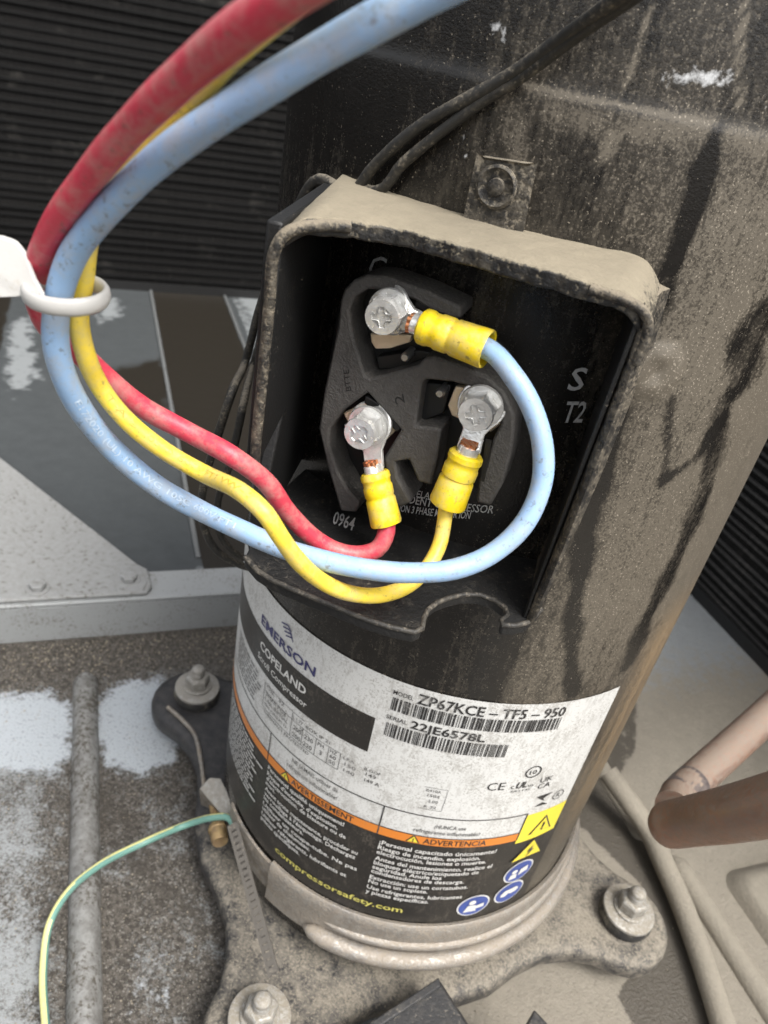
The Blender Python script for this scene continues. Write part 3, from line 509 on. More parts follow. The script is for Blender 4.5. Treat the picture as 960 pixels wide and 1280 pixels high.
mb.add([onz((415+(x-x0_)/(x1_-x0_)*26+y*6, 654+(x-x0_)/(x1_-x0_)*9-y*16/CAP), ZBT+0.004) for x,y in v_], f_); sub('printed_mark', mb, 'ink_grey', smooth=0)
arcs = MB()
for k in range(3):
    c = azz((463,640)); rr = 0.055-0.013*k
    arcs.tube([cyl(c[0]+rr*math.cos(x),c[1]+rr*math.sin(x),1.0035) for x in np.linspace(-2.6,-0.2,12)],0.003,4)
sub('printed_emblem', arcs, 'ink_grey')
obj('terminal_seal', MB().lathe([(0.2,0),(0.2,0.05),(0.18,0.07)],(-0.13*1.0,-0.955,-0.86),(-0.122,-0.9925,0),40), 'pocket', comp)
# ---- terminal block
PH = math.radians(-7); NB = np.array([math.sin(PH),-math.cos(PH),0]); TB = np.array([math.cos(PH),math.sin(PH),0])
bz = lambda x,y: (390+x/3.0968, 310+y/3.0968)
outl = [(110,200),(125,160),(160,125),(215,105),(290,112),(440,165),(578,230),(575,275),(520,265),(465,245),(400,205),(350,185),(280,165),(215,160),(165,190),(145,240),(150,300),(165,370),(185,430),(205,495),(225,505),(330,478),(410,455),(432,428),(470,420),(560,450),(680,500),(745,560),(780,640),(782,700),(770,800),(735,920),(690,1000),(635,985),(645,900),(668,860),(700,740),(730,680),(725,620),(690,570),(620,540),(545,520),(440,508),(425,520),(400,690),(500,700),(480,830),(460,920),(410,905),(375,820),(320,828),(330,890),(385,985),(345,1005),(310,1000),(275,815),(285,800),(345,705),(215,560),(120,630),(70,700),(65,760),(100,870),(140,940),(185,985),(170,1025),(110,1020),(60,850),(25,700),(45,560),(100,300)]
DF = 1.165
pts = [onpl(bz(*p),NB,DF) for p in outl]
block = obj('terminal_block', MB().prism(pts, -NB*0.125), 'block', comp, bevel=0.008, seg=2)
def bsub(name, mb, mat, **k): o = obj(name, mb, mat, comp, **k); o.parent = block; return o
hull = [(90,260),(125,150),(215,95),(300,100),(575,225),(560,430),(700,500),(785,640),(780,780),(700,960),(560,900),(400,900),(345,960),(250,960),(130,1000),(50,820),(25,690)]
bsub('back_plate', MB().prism([onpl(bz(*p),NB,DF-0.10) for p in hull], -NB*0.05), 'pocket', bevel=0.01)
# end face of the upper bar and small ledges inside the pockets
def bpoly(px, d, th): return MB().prism([onpl(bz(*p),NB,d) for p in px], -NB*th)
bsub('pocket_ledge', bpoly([(250,420),(420,395),(480,410),(330,470),(255,470)],DF-0.06,0.05),'pocket',bevel=0.004)
bsub('pocket_ledge', bpoly([(430,520),(540,530),(510,640),(405,680)],DF-0.055,0.05),'pocket',bevel=0.004)
bsub('pocket_ledge', bpoly([(205,570),(255,600),(345,700),(330,715),(200,600)],DF-0.012,0.04),'pocket',bevel=0.004)
bsub('slot_frame', bpoly([(400,205),(465,225),(462,250),(398,228)],DF-0.008,0.02),'pocket',bevel=0.003)
bsub('slot_groove', bpoly([(672,740),(695,745),(668,905),(652,900)],DF+0.0015,0.004),'pocket')
mb = MB(); bfn = lambda px,py: (onpl(bz(px,py),NB,DF+0.001))
def flat_text(mb, txt, A, B, hpx, bold=0.0):
    v,f = text2d(txt,bold); x0,x1 = v[:,0].min(),v[:,0].max(); A = np.array(A,float); B = np.array(B,float); d = B-A; n = np.array([d[1],-d[0]])/np.linalg.norm(d)
    mb.add([bfn(*(A+d*(x-x0)/(x1-x0)+n*y*hpx/CAP)) for x,y in v], f)
flat_text(mb,'2',(360,600),(352,565),38); flat_text(mb,'BTTE',(152,552),(142,470),22)
bsub('moulded_marks', mb, 'pocket', smooth=0)
for x,y,d in ((360,423,DF-0.02),(495,562,DF-0.015)):
    bsub('contact_pin', MB().lathe([(0.013,-0.06),(0.013,0.0),(0.009,0.006)],onpl(bz(x,y),NB,d),NB,14), 'pin', smooth=40)
M_contacts = [[(225,330),(385,335),(380,365),(300,390),(245,392),(228,365)],[(120,640),(205,598),(250,608),(332,700),(240,790),(200,800),(150,700)],[(555,535),(620,545),(720,640),(735,680),(690,715),(540,650),(525,610)]]
for px in M_contacts: bsub('contact_plate', bpoly(px,DF-0.03,0.02),'brassy',bevel=0.004)
# screws: hex head with washer face and a cross recess
def screw(P, d, spin, tilt):
    o = np.array(onpl(P,NB,d)); ax = NB+TB*tilt[0]+np.array([0,0,tilt[1]]); ax /= np.linalg.norm(ax)
    u = np.cross(ax,(0,0,1)); u /= np.linalg.norm(u); w = np.cross(ax,u); cs,sn = math.cos(spin),math.sin(spin); u,w = u*cs+w*sn, w*cs-u*sn
    mb = MB().lathe([(0.058,-0.075),(0.060,-0.068),(0.058,-0.060)],o,ax,32,sx=u); mb.lathe([(0.051,-0.06),(0.051,-0.012),(0.046,-0.004)],o,ax,6,sx=u); mb.lathe([(0.022,-0.16),(0.022,-0.07)],o,ax,12,sx=u)
    # face with recess
    bm = bmesh.new(); R0 = 0.0445; ring = [bm.verts.new((R0*math.cos(2*math.pi*i/32),R0*math.sin(2*math.pi*i/32),0)) for i in range(32)]
    a,b,c = 0.027,0.0085,0.0115; cr = [(a,-b*.8),(a,b*.8),(c,b),(b,c),(b*.8,a),(-b*.8,a),(-b,c),(-c,b),(-a,b*.8),(-a,-b*.8),(-c,-b),(-b,-c),(-b*.8,-a),(b*.8,-a),(b,-c),(c,-b)]
    cv = [bm.verts.new((x,y,0)) for x,y in cr]; ed = [bm.edges.new((ring[i],ring[(i+1)%32])) for i in range(32)]+[bm.edges.new((cv[i],cv[(i+1)%16])) for i in range(16)]
    bmesh.ops.triangle_fill(bm, edges=ed, use_beauty=True, use_dissolve=False)
    for fc in [f for f in bm.faces if all(v in cv for v in f.verts)]: bm.faces.remove(fc)
    lo = [bm.verts.new((x*0.86,y*0.86,-0.018)) for x,y in cr]
    for i in range(16): bm.faces.new((cv[i],cv[(i+1)%16],lo[(i+1)%16],lo[i]))
    bm.faces.new(lo)
    rl = [bm.verts.new((v.co.x*1.06,v.co.y*1.06,-0.012)) for v in ring]
    for i in range(32): bm.faces.new((ring[i],ring[(i+1)%32],rl[(i+1)%32],rl[i]))
    bmesh.ops.recalc_face_normals(bm, faces=bm.faces)
    bm.verts.index_update(); mb.add([o+u*v.co.x+w*v.co.y+ax*v.co.z for v in bm.verts],[tuple(v.index for v in f.verts) for f in bm.faces]); bm.free()
    bsub('terminal_screw', mb, 'tin', smooth=28); return o, ax
SC = [screw((477,397),1.245,0.2,(0.02,0.0)), screw((449,543),1.245,0.9,(0.0,0.02)), screw((594,519),1.245,0.35,(0.02,0.02))]
# ================================================================= LABEL on the shell
RL = 1.004
label = obj('label', MB().cylgrid(-1.5,0.832,-2.875,-2.0,RL,120), 'lab_white', comp, smooth=60)
def lsub(name, mb, mat, **k): o = obj(name, mb, mat, comp, **k); o.parent = label; return o
L1 = lambda s,z: cyl(s,z,RL+0.003)
L0 = RL+0.0015
lsub('black_field', MB().cylgrid(-1.5,0.86,-3.47,-2.8785,RL-0.0008,120), 'lab_black', smooth=60)
lsub('brand_band', MB().cylgrid(-1.5,-0.135,-2.42,-2.225,L0), 'lab_black', smooth=60)
lsub('orange_band', MB().cylgrid(-1.5,0.608,-2.878,-2.822,L0), 'lab_orange', smooth=60)
lsub('yellow_panel', MB().cylgrid(0.612,0.832,-2.905,-2.703,L0), 'lab_yellow', smooth=60)
mb = MB()
for s0,s1,z in ((-1.5,0.612,-2.69),(-1.5,0.612,-2.8225)): mb.cylgrid(s0,s1,z-0.003,z+0.003,L0+0.001)
for s in (-0.612,-0.013,0.611): mb.cylgrid(s-0.003,s+0.003,-2.878,-2.69,L0+0.0012,1)
for s0,s1,z in ((-0.70,-0.24,-2.60),(-0.70,-0.433,-2.455),(-0.70,-0.24,-2.50)): mb.cylgrid(s0,s1,z-0.0012,z+0.0012,L0+0.001)
for s in (-0.70,-0.50,-0.433,-0.36,-0.296,-0.24): mb.cylgrid(s-0.0012,s+0.0012,-2.60,-2.46 if s<-0.45 else -2.50,L0+0.0011,1)
for s0,s1,z in ((0.12,0.215,-2.51),(0.12,0.215,-2.645)): mb.cylgrid(s0,s1,z-0.0008,z+0.0008,L0+0.001)
mb.cylgrid(0.2145,0.216,-2.645,-2.51,L0+0.001,1)
lsub('ruled_lines', mb, 'ink', smooth=0)
def line(name, mat, rows, fn=L1):
    mb = MB()
    for r in rows: place_text(mb, *r[:5], fn, *(r[5:] if len(r) > 5 else ()))
    return lsub(name, mb, mat, smooth=0)
line('brand_lettering','ink_navy',[('EMERSON',-0.79,-2.19,0.050,0.37,0.022)])
mb = MB()
for k in range(4):
    o = 0.020*k; mb.add([L1(-0.640+0.012*k,-2.062-0.014*k),L1(-0.600+0.010*k,-2.048-0.014*k),L1(-0.600+0.010*k,-2.055-0.014*k),L1(-0.640+0.012*k,-2.069-0.014*k)],[(0,1,2,3)])
    mb.add([L1(-0.600+0.010*k,-2.048-0.014*k),L1(-0.575+0.006*k,-2.062-0.014*k),L1(-0.575+0.006*k,-2.069-0.014*k),L1(-0.600+0.010*k,-2.055-0.014*k)],[(0,1,2,3)])
lsub('brand_emblem', mb, 'ink_navy', smooth=0)
line('series_lettering','ink_white',[('COPELAND',-0.775,-2.317,0.046,0.325,0.024),('Scroll Compressor',-0.785,-2.380,0.034,0.35,0.014)])
line('model_lettering','ink',[('MODEL',-0.092,-2.068,0.022,0.078,0.004),('ZP67KCE – TF5 – 950',0.0,-2.075,0.052,0.575,0.016),('SERIAL',-0.096,-2.200,0.022,0.083,0.004),('22JE6578L',0.0,-2.209,0.042,0.288,0.02)])
def barcode(s0,s1,z0,z1,seed):
    r = random.Random(seed); mb = MB(); s = s0
    while s < s1:
        w = r.choice((0.0028,0.0028,0.0055,0.0085)); mb.cylgrid(s,min(s+w,s1),z0,z1,L0+0.001,1); s += w+r.choice((0.0028,0.0028,0.0055,0.007))
    lsub('barcode', mb, 'ink', smooth=0)
barcode(-0.089,0.576,-2.150,-2.084,1); barcode(-0.089,0.39,-2.292,-2.220,2)
line('approval_marks','ink',[('CE',0.366,-2.494,0.05,0.075,-0.004),('UL',0.492,-2.492,0.040,0.05,0.02,0.2),('c',0.470,-2.492,0.03,0.014),('us',0.548,-2.492,0.02,0.026),('UK',0.60,-2.482,0.034,0.062),('CA',0.60,-2.522,0.034,0.062),('10',0.53,-2.412,0.026,0.032,0.006),('R',0.735,-2.63,0.03,0.02),('SA1135',0.475,-2.516,0.013,0.09)])
def ringp(mb, s, z, r, w, n=28):
    vs = [];
    for i in range(n): t = 2*math.pi*i/n; vs += [L1(s+r*math.cos(t),z+r*math.sin(t)),L1(s+(r-w)*math.cos(t),z+(r-w)*math.sin(t))]
    mb.add(vs,[(2*i,2*((i+1)%n),2*((i+1)%n)+1,2*i+1) for i in range(n)])
mb = MB(); ringp(mb,0.546,-2.398,0.036,0.006); ringp(mb,0.745,-2.615,0.03,0.004)
for t in ([(0.62,-2.58),(0.70,-2.575),(0.66,-2.605),(0.675,-2.625),(0.64,-2.60)],[(0.63,-2.65),(0.665,-2.63),(0.70,-2.655)]): mb.add([L1(*p) for p in t],[tuple(range(len(t)-1,-1,-1))])
lsub('approval_symbols', mb, 'ink', smooth=0)
line('rating_lettering','ink_faint',[('200–230',-0.486,-2.545,0.026,0.112,0.006),('200–220',-0.486,-2.588,0.026,0.112,0.006),('V ~',-0.45,-2.520,0.018,0.05),('PH',-0.350,-2.53,0.022,0.03,0.004),('3',-0.337,-2.575,0.026,0.014,0.004),('HZ',-0.288,-2.525,0.020,0.032,0.004),('60',-0.286,-2.555,0.022,0.03,0.004),('50',-0.286,-2.588,0.022,0.03,0.004),('LRA',-0.225,-2.52,0.018,0.05),('149',-0.12,-2.555,0.022,0.045,0.004),('149 A',-0.12,-2.590,0.022,0.065,0.004),('B.OOF',-0.13,-2.525,0.018,0.07,0.004),('150',-0.215,-2.555,0.02,0.05),('140',-0.215,-2.590,0.02,0.05),('OIL  32',-0.685,-2.475,0.020,0.13),('3MAF POE',-0.685,-2.52,0.020,0.15),('1.66L INITIAL',-0.685,-2.55,0.020,0.165),('L 1.77',-0.495,-2.49,0.022,0.055),('BOX IP 21',-0.42,-2.485,0.020,0.125,0.004),('MIN. CIRCUIT 13',-0.685,-2.58,0.016,0.16),('THERMALLY PROTECTED',-0.685,-2.625,0.017,0.30),('R410A',0.13,-2.535,0.016,0.06),('1504',0.14,-2.565,0.018,0.05),('3.00',0.15,-2.60,0.018,0.04),('R 22',0.14,-2.635,0.016,0.05)])
line('warning_lettering','ink_faint',[('NE JAMAIS utiliser de',-0.462,-2.735,0.026,0.245,0.005),('réfrigérant inflammable!',-0.487,-2.782,0.026,0.272,0.005),('¡NUNCA use',0.209,-2.757,0.025,0.134,0.004),('refrigerante inflammable!',0.129,-2.797,0.025,0.283,0.004)])
line('warning_heading','ink',[('AVERTISSEMENT',-0.449,-2.868,0.036,0.325,0.014)]); line('warning_heading','ink',[('ADVERTENCIA',0.182,-2.868,0.036,0.277,0.014)])
def wtri(mb, s, z, h, fn=L1):
    mb.add([fn(s-h*.62,z),fn(s+h*.62,z),fn(s,z+h)],[(0,1,2)])
mb = MB()
for s in (-0.486,0.139): wtri(mb,s,-2.872,0.050)
lsub('warning_triangle_border', mb, 'ink', smooth=0)
L2 = lambda s,z: cyl(s,z,RL+0.0045)
mb = MB()
for s in (-0.486,0.139): wtri(mb,s,-2.868,0.037,L2)
lsub('warning_triangle', mb, 'lab_yellow', smooth=0)
L3 = lambda s,z: cyl(s,z,RL+0.006)
mb = MB()
for s in (-0.486,0.139): place_text(mb,'!',s-0.003,-2.865,0.024,0,L3,0.03)
lsub('exclamation_mark', mb, 'ink', smooth=0)
fr_l = [('Personnel qualifié uniquement!',-2.915,0.455),("Risque d'incendie, d'explosion,",-2.955,0.43),("d'électrocution, de blessure ou de",-2.990,0.475),('mort.',-3.022,0.07),('Avant toute maintenance, procéder au',-3.062,0.545),("verrouillage à l'étiquetage. Déchargez",-3.097,0.54),('les condensateurs.',-3.130,0.27),('Utiliser un coupe-tube. Ne pas',-3.172,0.56),('utiliser de chalumeau.',-3.206,0.32),('Utiliser réfrigérants, lubrifiants et',-3.248,0.52),('pièces spécifiques.',-3.282,0.27)]
es_l = [('¡Personal capacitado únicamente!',-2.938,0.52),('Riesgo de incendio, explosión,',-2.975,0.455),('electrocución, lesiones o muerte.',-3.008,0.49),('Antes del mantenimiento, realice el',-3.052,0.53),('bloqueo eléctrico/etiquetado de',-3.086,0.475),('seguridad. Anule los',-3.118,0.31),('condensadores de descarga.',-3.150,0.42),('Extracción: use un cortatubos.',-3.195,0.45),('No use un soplete.',-3.228,0.27),('Use refrigerantes, lubricantes',-3.272,0.44),('y piezas específicas.',-3.306,0.29)]
line('safety_lettering','ink_white',[(t,-0.60,z-0.005,0.0275,w*0.97,0.012) for t,z,w in fr_l])
line('safety_lettering','ink_white',[(t,0.006,z,0.0285,w,0.014) for t,z,w in es_l])
# worn column on the far left, only broken strokes remain to be seen
mb = MB(); r = random.Random(5)
for i in range(13):
    s = -1.12+r.uniform(0,.02); e = -0.66-r.uniform(0,0.12); z = -2.915-0.027*i
    while s < e: w = r.uniform(0.02,0.06); mb.cylgrid(s,s+w,z,z+0.011,RL+0.003,2); s += w+0.008
lsub('worn_lettering', mb, 'ink_white', smooth=0)
mb = MB()
for i in range(8):
    s = -1.05; e = -0.74-r.uniform(0,0.06); z = -2.47-0.025*i
    while s < e: w = r.uniform(0.02,0.05); mb.cylgrid(s,s+w,z,z+0.008,RL+0.003,2); s += w+0.008
lsub('worn_lettering', mb, 'ink_faint', smooth=0)
line('web_address','ink_yellow',[('compressorsafety.com',-0.477,-3.398,0.040,0.67,0.014)])
# symbols: yellow triangles and blue rounds
mb = MB(); ts = 0.722
mb.add([L1(0.665,-2.865),L1(0.795,-2.865),L1(0.73,-2.745)],[(0,1,2)]); mb.add([L1(0.625,-3.060),L1(0.815,-3.060),L1(0.72,-2.905)],[(0,1,2)]); lsub('hazard_triangle_border', mb, 'ink', smooth=0)
mb = MB(); mb.add([L2(0.678,-2.858),L2(0.782,-2.858),L2(0.73,-2.762)],[(0,1,2)]); mb.add([L2(0.638,-3.053),L2(0.802,-3.053),L2(0.72,-2.920)],[(0,1,2)]); lsub('hazard_triangle', mb, 'lab_yellow', smooth=0)
mb = MB(); place_text(mb,'!',0.726,-2.848,0.055,0,L3,0.03)
mb.add([L3(0.735,-2.955),L3(0.705,-3.000),L3(0.722,-3.000),L3(0.708,-3.045),L3(0.742,-2.990),L3(0.725,-2.990)],[(0,1,2,5),(5,2,3,4)]); lsub('hazard_bolt', mb, 'ink', smooth=0)
def disc(mb, s, z, r, fn, n=32): mb.add([fn(s+r*math.cos(2*math.pi*i/n),z+r*math.sin(2*math.pi*i/n)) for i in range(n)],[tuple(range(n))])
rounds = [(0.714,-3.160),(0.711,-3.325),(0.525,-3.352)]
mb = MB(); [disc(mb,s,z,0.082,L1) for s,z in rounds]; lsub('symbol_rim', mb, 'ink_white', smooth=0)
mb = MB(); [disc(mb,s,z,0.074,L2) for s,z in rounds]; lsub('symbol_disc', mb, 'lab_blue', smooth=0)
mb = MB()
def poly(pts, s, z): mb.add([L3(s+x,z+y) for x,y in pts],[tuple(range(len(pts)))])
s,z = rounds[0]; disc(mb,s-0.028,z+0.012,0.016,L3,16); poly([(-0.05,-0.045),(-0.006,-0.045),(-0.012,-0.008),(-0.045,-0.008)],s,z); poly([(0.0,-0.03),(0.05,-0.01),(0.045,0.03),(0.005,0.02)],s,z)
s,z = rounds[1]; poly([(-0.05,0.0),(-0.03,0.025),(0.035,0.03),(0.05,0.01),(0.04,-0.01),(0.01,-0.015),(-0.005,-0.005),(-0.02,-0.025),(-0.045,-0.022)],s,z)
s,z = rounds[2]; disc(mb,s-0.012,z+0.03,0.018,L3,16); poly([(-0.045,-0.045),(0.02,-0.045),(0.012,0.005),(-0.03,0.008)],s,z); poly([(-0.005,-0.032),(0.055,-0.018),(0.05,0.012),(-0.002,-0.008)],s,z)
lsub('symbol_figure', mb, 'ink_white', smooth=0)
# ================================================================= CRANKCASE HEATER BAND
hb = thing('crankcase_heater', (0,0,-3.9), 'dusty metal heater band clamped round the foot of the compressor', 'heater band')
def arcpath(a0,a1,z,r,n=60): return [cyl(math.radians(a0+(a1-a0)*i/n),z,r) for i in range(n+1)]
def band(a0,a1,prof,n=80):
    m = len(prof); mb = MB(); vs = [cyl(math.radians(a0+(a1-a0)*i/n),z,r) for i in range(n+1) for r,z in prof]
    mb.add(vs,[(i*m+j,(i+1)*m+j,(i+1)*m+(j+1)%m,i*m+(j+1)%m) for i in range(n) for j in range(m)]); mb.f += [tuple(range(m-1,-1,-1)),tuple(range(n*m,n*m+m))]; return mb
obj('band', band(-27,330-62,[(1.006,-3.475),(1.022,-3.468),(1.030,-3.476),(1.036,-3.52),(1.036,-3.58),(1.030,-3.64),(1.036,-3.75),(1.006,-3.75)],160), 'alu', hb, smooth=50)
n = 120; rad = [0.043*min(1,math.sqrt(max(0.02,1-max(0,1-i/3.2)**2))) for i in range(n+1)]
obj('heating_tube', MB().tube([cyl(math.radians(-13+ (262)*i/n),-3.705+0.012*max(0,1-i/6),1.058) for i in range(n+1)], rad, 16), 'alu', hb, smooth=60)
obj('upper_bead', MB().tube([cyl(math.radians(-8+ (255)*i/n),-3.62,1.030) for i in range(n+1)], [0.026*min(1,math.sqrt(max(0.02,1-max(0,1-i/8)**2))) for i in range(n+1)], 14), 'alu', hb, smooth=60)
obj('clamp_strap', band(-50,-26,[(1.008,-3.50),(1.022,-3.50),(1.022,-3.70),(1.008,-3.70)],24), 'band', hb, smooth=40)
# bent lug bracket, its screw and the slotted tail
c = np.array(oncyl((285,1010),1.03))
tail = [dep((285,1022),4.02),dep((297,1030),4.00),dep((349,1212),3.90),dep((345,1224),3.90),dep((339,1216),3.92)]
ta,tb2 = dep((291,1030),3.93),onz((343,1219),-3.66); td = (tb2-ta); tn = np.linalg.norm(td); td /= tn; tw = np.cross(td, ray((318,1120))); tw /= np.linalg.norm(tw); tq = np.cross(td,tw)
tw = tw*0.93+tq*0.36; tw /= np.linalg.norm(tw); tq = np.cross(td,tw)
mb = MB()
hw = 0.030; N_ = 22
for sgn in (-1,1): mb.prism([ta+tw*sgn*hw*0.45,ta+tw*sgn*hw,tb2+tw*sgn*hw*0.9,tb2+tw*sgn*hw*0.45], tq*0.008)
for i in range(N_):
    t0 = tn*(i/N_); t1 = tn*((i+0.42)/N_)
    if t0 < tn*0.35: t1 = tn*((i+1)/N_)
    mb.prism([ta+td*t0-tw*hw*0.46,ta+td*t0+tw*hw*0.46,ta+td*(t1+0.012)+tw*hw*0.46,ta+td*(t1+0.012)-tw*hw*0.46], tq*0.0075)
obj('slotted_tail', mb, 'strapm', hb, smooth=30)
zk = lambda P,k: dep(P,k)
obj('lug_bracket', MB().prism([zk((249,986),4.20),zk((262,972),4.22),zk((276,973),4.2),zk((284,990),4.12),zk((293,1020),4.05),zk((290,1034),4.03),zk((275,1016),4.12)], ray((270,1000))*0.02), 'washer_dark', hb, bevel=0.006)
obj('bracket_wing', MB().prism([zk((249,986),4.20),zk((275,1016),4.12),zk((271,1014),4.2),zk((251,1006),4.27)], ray((270,1000))*0.015), 'band', hb, bevel=0.004)
k0 = np.array(zk((276,1056),4.00)); k1 = np.array(zk((266,1002),4.22)); ax = (k0-k1)/np.linalg.norm(k0-k1)
obj('clamp_screw', MB().lathe([(0.026,0),(0.026,0.16),(0.050,0.165),(0.052,0.185),(0.046,0.19),(0.046,0.25),(0.040,0.262),(0.018,0.255)],k1,ax,12), 'rusty', hb, smooth=30)
# ================================================================= MOUNTING BOLTS
def mount(xy, label, mt, dz=0.0):
    x,y = xy; t = thing('mounting_bolt', (x,y,ZF), label, 'bolt', 'bolts holding the compressor feet'); up = (0,0,1)
    obj('rubber_grommet', MB().lathe([(0.15,0.0),(0.17,0.03),(0.15,0.10),(0.12,0.16),(0.12,0.25),(0.142,0.262),(0.148,0.29),(0.138,0.325)],(x,y,ZF),up,30), 'rubber', t, smooth=45)
    z = ZF+0.325+dz; tl = 0.03
    obj('washer', MB().lathe([(0.138,0.0),(0.143,0.008),(0.141,0.020),(0.128,0.026)],(x,y,z),(tl,-tl,1),36), mt, t, smooth=40)
    obj('nut', MB().lathe([(0.088,0.026),(0.092,0.036),(0.085,0.042)],(x,y,z),up,28).lathe([(0.074,0.04),(0.078,0.05),(0.078,0.108),(0.066,0.122)],(x,y,z),up,6,sx=(0.8,0.5,0)), mt, t, smooth=30, bevel=0.005)
    obj('stud', MB().lathe([(0.043,0.1)]+[(0.043-0.004*(i%2),0.12+0.008*i) for i in range(7)]+[(0.038,0.182),(0.025,0.192)],(x,y,z),up,20), mt, t, smooth=50)
    return t
mount(ears[0],'zinc bolt and washer on the dark ear left of the compressor label','washer_dark'); mount(ears[1],'dusty bolt and washer on the foot ear near the copper pipes','washer'); mount(ears[2],'dusty bolt cut off by the bottom edge of the photo','washer')
# ================================================================= WIRES
def run(path): return spline(path, 10)
def pn(P, d): return onpl(P, NB, d)
def wire(name, path, r, mat, label, scr, sl0, sl1, sr, d0, d1, txt=None, tcol=None, torg=(0,0), group='power wires on the terminals'):
    w = thing(name, sl1_pt := pn(sl1,d1), label, 'wire', group)
    a = np.array(pn(sl0,d0)); b = np.array(pn(sl1,d1)); ax = b-a; L = np.linalg.norm(ax); ax /= L
    P = resample(run([a+ax*L*0.5, b+ax*0.005]+list(path)), 0.02)
    obj('insulation', MB().tube(P, [r*(1+0.015*math.sin(i*0.7)) for i in range(len(P))], 18), mat, w, smooth=70)
    prof = [(sr*0.86,0.0),(sr*0.98,0.006),(sr*1.0,0.02),(sr*1.0,L*0.12),(sr*0.93,L*0.17),(sr*0.92,L*0.24),(sr*0.99,L*0.28),(sr*0.985,L*0.44),(sr*0.93,L*0.46),(sr*0.93,L*0.49),(sr*1.0,L*0.52),(sr*1.04,L*0.8),(sr*1.07,L-0.006),(sr*1.03,L),(sr*0.88,L-0.002),(sr*0.84,L-0.03)]
    obj('crimp_sleeve', MB().lathe(prof,a,ax,28,r2=0.90), 'sleeve', w, smooth=40)
    o,sax = scr; oc = o-sax*0.078
    # tongue: from the washer face to the barrel
    u = a-oc; lat = np.cross(sax,u); lat /= np.linalg.norm(lat); e = a-ax*0.005
    ring_pts = [oc+(u/np.linalg.norm(u)*math.cos(t)+lat*math.sin(t))*0.066 for t in np.linspace(0.75,2*math.pi-0.75,22)]
    k = u/np.linalg.norm(u)
    tong = MB().prism(ring_pts+[oc+k*0.075-lat*0.030, e-lat*sr*0.62, e+lat*sr*0.62, oc+k*0.075+lat*0.030], -sax*0.014)
    rt = obj('ring_terminal', tong, 'tin', w, smooth=30, bevel=0.003)
    mb = MB()
    for q in range(7):
        o2 = (lat*math.cos(q*0.9)+sax*math.sin(q*0.9))*sr*0.34*(q > 0); mb.tube([a-ax*0.035+o2+sax*0.006, a+ax*0.01+o2], sr*0.19, 8)
    st = obj('copper_strands', mb, 'strand', w, smooth=60); st.parent = rt
    br = obj('barrel', MB().lathe([(sr*0.60,-0.022),(sr*0.68,-0.020),(sr*0.70,0.0),(sr*0.70,0.02)],a,ax,20,r2=0.8), 'tin', w, smooth=40); br.parent = rt
    if txt:
        mb = MB(); d = np.r_[0,np.cumsum(np.linalg.norm(np.diff(P,axis=0),axis=1))]; T = np.gradient(P,axis=0); T /= np.linalg.norm(T,axis=1)[:,None]
        def at_len(s): return np.array([np.interp(s,d,P[:,k]) for k in range(3)]), np.array([np.interp(s,d,T[:,k]) for k in range(3)])
        for (string, Pstart, hgt, length, lift, flip) in txt:
            pr = np.array([[480+960*((p-CP)@RM)[0]/-((p-CP)@RM)[2], 640-960*((p-CP)@RM)[1]/-((p-CP)@RM)[2]] for p in P]); i0 = int(np.argmin(np.linalg.norm(pr-np.array(Pstart),axis=1))); s0 = d[i0]
            def fn(s, z):
                c,t = at_len(s0-s); t = -t; cdir = CP-c; cdir -= t*(cdir@t); cdir /= np.linalg.norm(cdir); sd2 = np.cross(cdir,t)
                th = lift+z/r; return c+(cdir*math.cos(th)+sd2*math.sin(th))*(r*1.04)
            place_text(mb, string, 0, -hgt/2, hgt, length, fn, 0.004)
        obj('printing', mb, tcol, w, smooth=0)
    return w
D = dep
RW, BW, YW = 0.0262, 0.0262, 0.0210
wire('red_wire', [pn((481,672),1.255),pn((472,686),1.275),pn((452,693),1.30),pn((425,690),1.325),pn((392,672),1.36),pn((360,640),1.41),pn((332,602),1.47),pn((290,570),1.53),D((235,540),1.93),D((180,510),1.88),D((130,470),1.80),D((88,430),1.71),D((58,402),1.61),D((45,362),1.55),D((60,300),1.43),D((126,203),1.24),D((222,102),1.04),D((338,8),0.88),D((420,-45),0.82),D((510,-95),0.78)],
     RW,'red','red wire curving from the lower left terminal up past the nylon tie','' or SC[1],(468,590),(483,655),0.0455,1.205,1.235)
wire('yellow_wire', [pn((555,655),1.255),pn((549,682),1.29),pn((535,708),1.345),pn((512,731),1.41),pn((475,744),1.49),pn((435,741),1.57),pn((400,725),1.64),pn((372,700),1.70),pn((350,670),1.74),pn((330,640),1.755),pn((300,614),1.74),D((255,592),1.79),D((205,563),1.76),D((160,527),1.72),D((126,485),1.68),D((106,440),1.60),D((98,395),1.555),D((104,350),1.52),D((112,290),1.46),D((135,238),1.39),D((165,203),1.32),D((203,168),1.25),D((244,118),1.17),D((288,68),1.09),D((345,18),1.02),D((420,-35),0.96),D((500,-85),0.92)],
     YW,'yellow','thin yellow wire looping from the right terminal across the front of the box','' or SC[2],(584,566),(559,630),0.0540,1.205,1.235,
     [('T-A/B 105© 600V FT1 VW-1',(135,497),0.014,0.46,0.25,True)],'ink_brown')
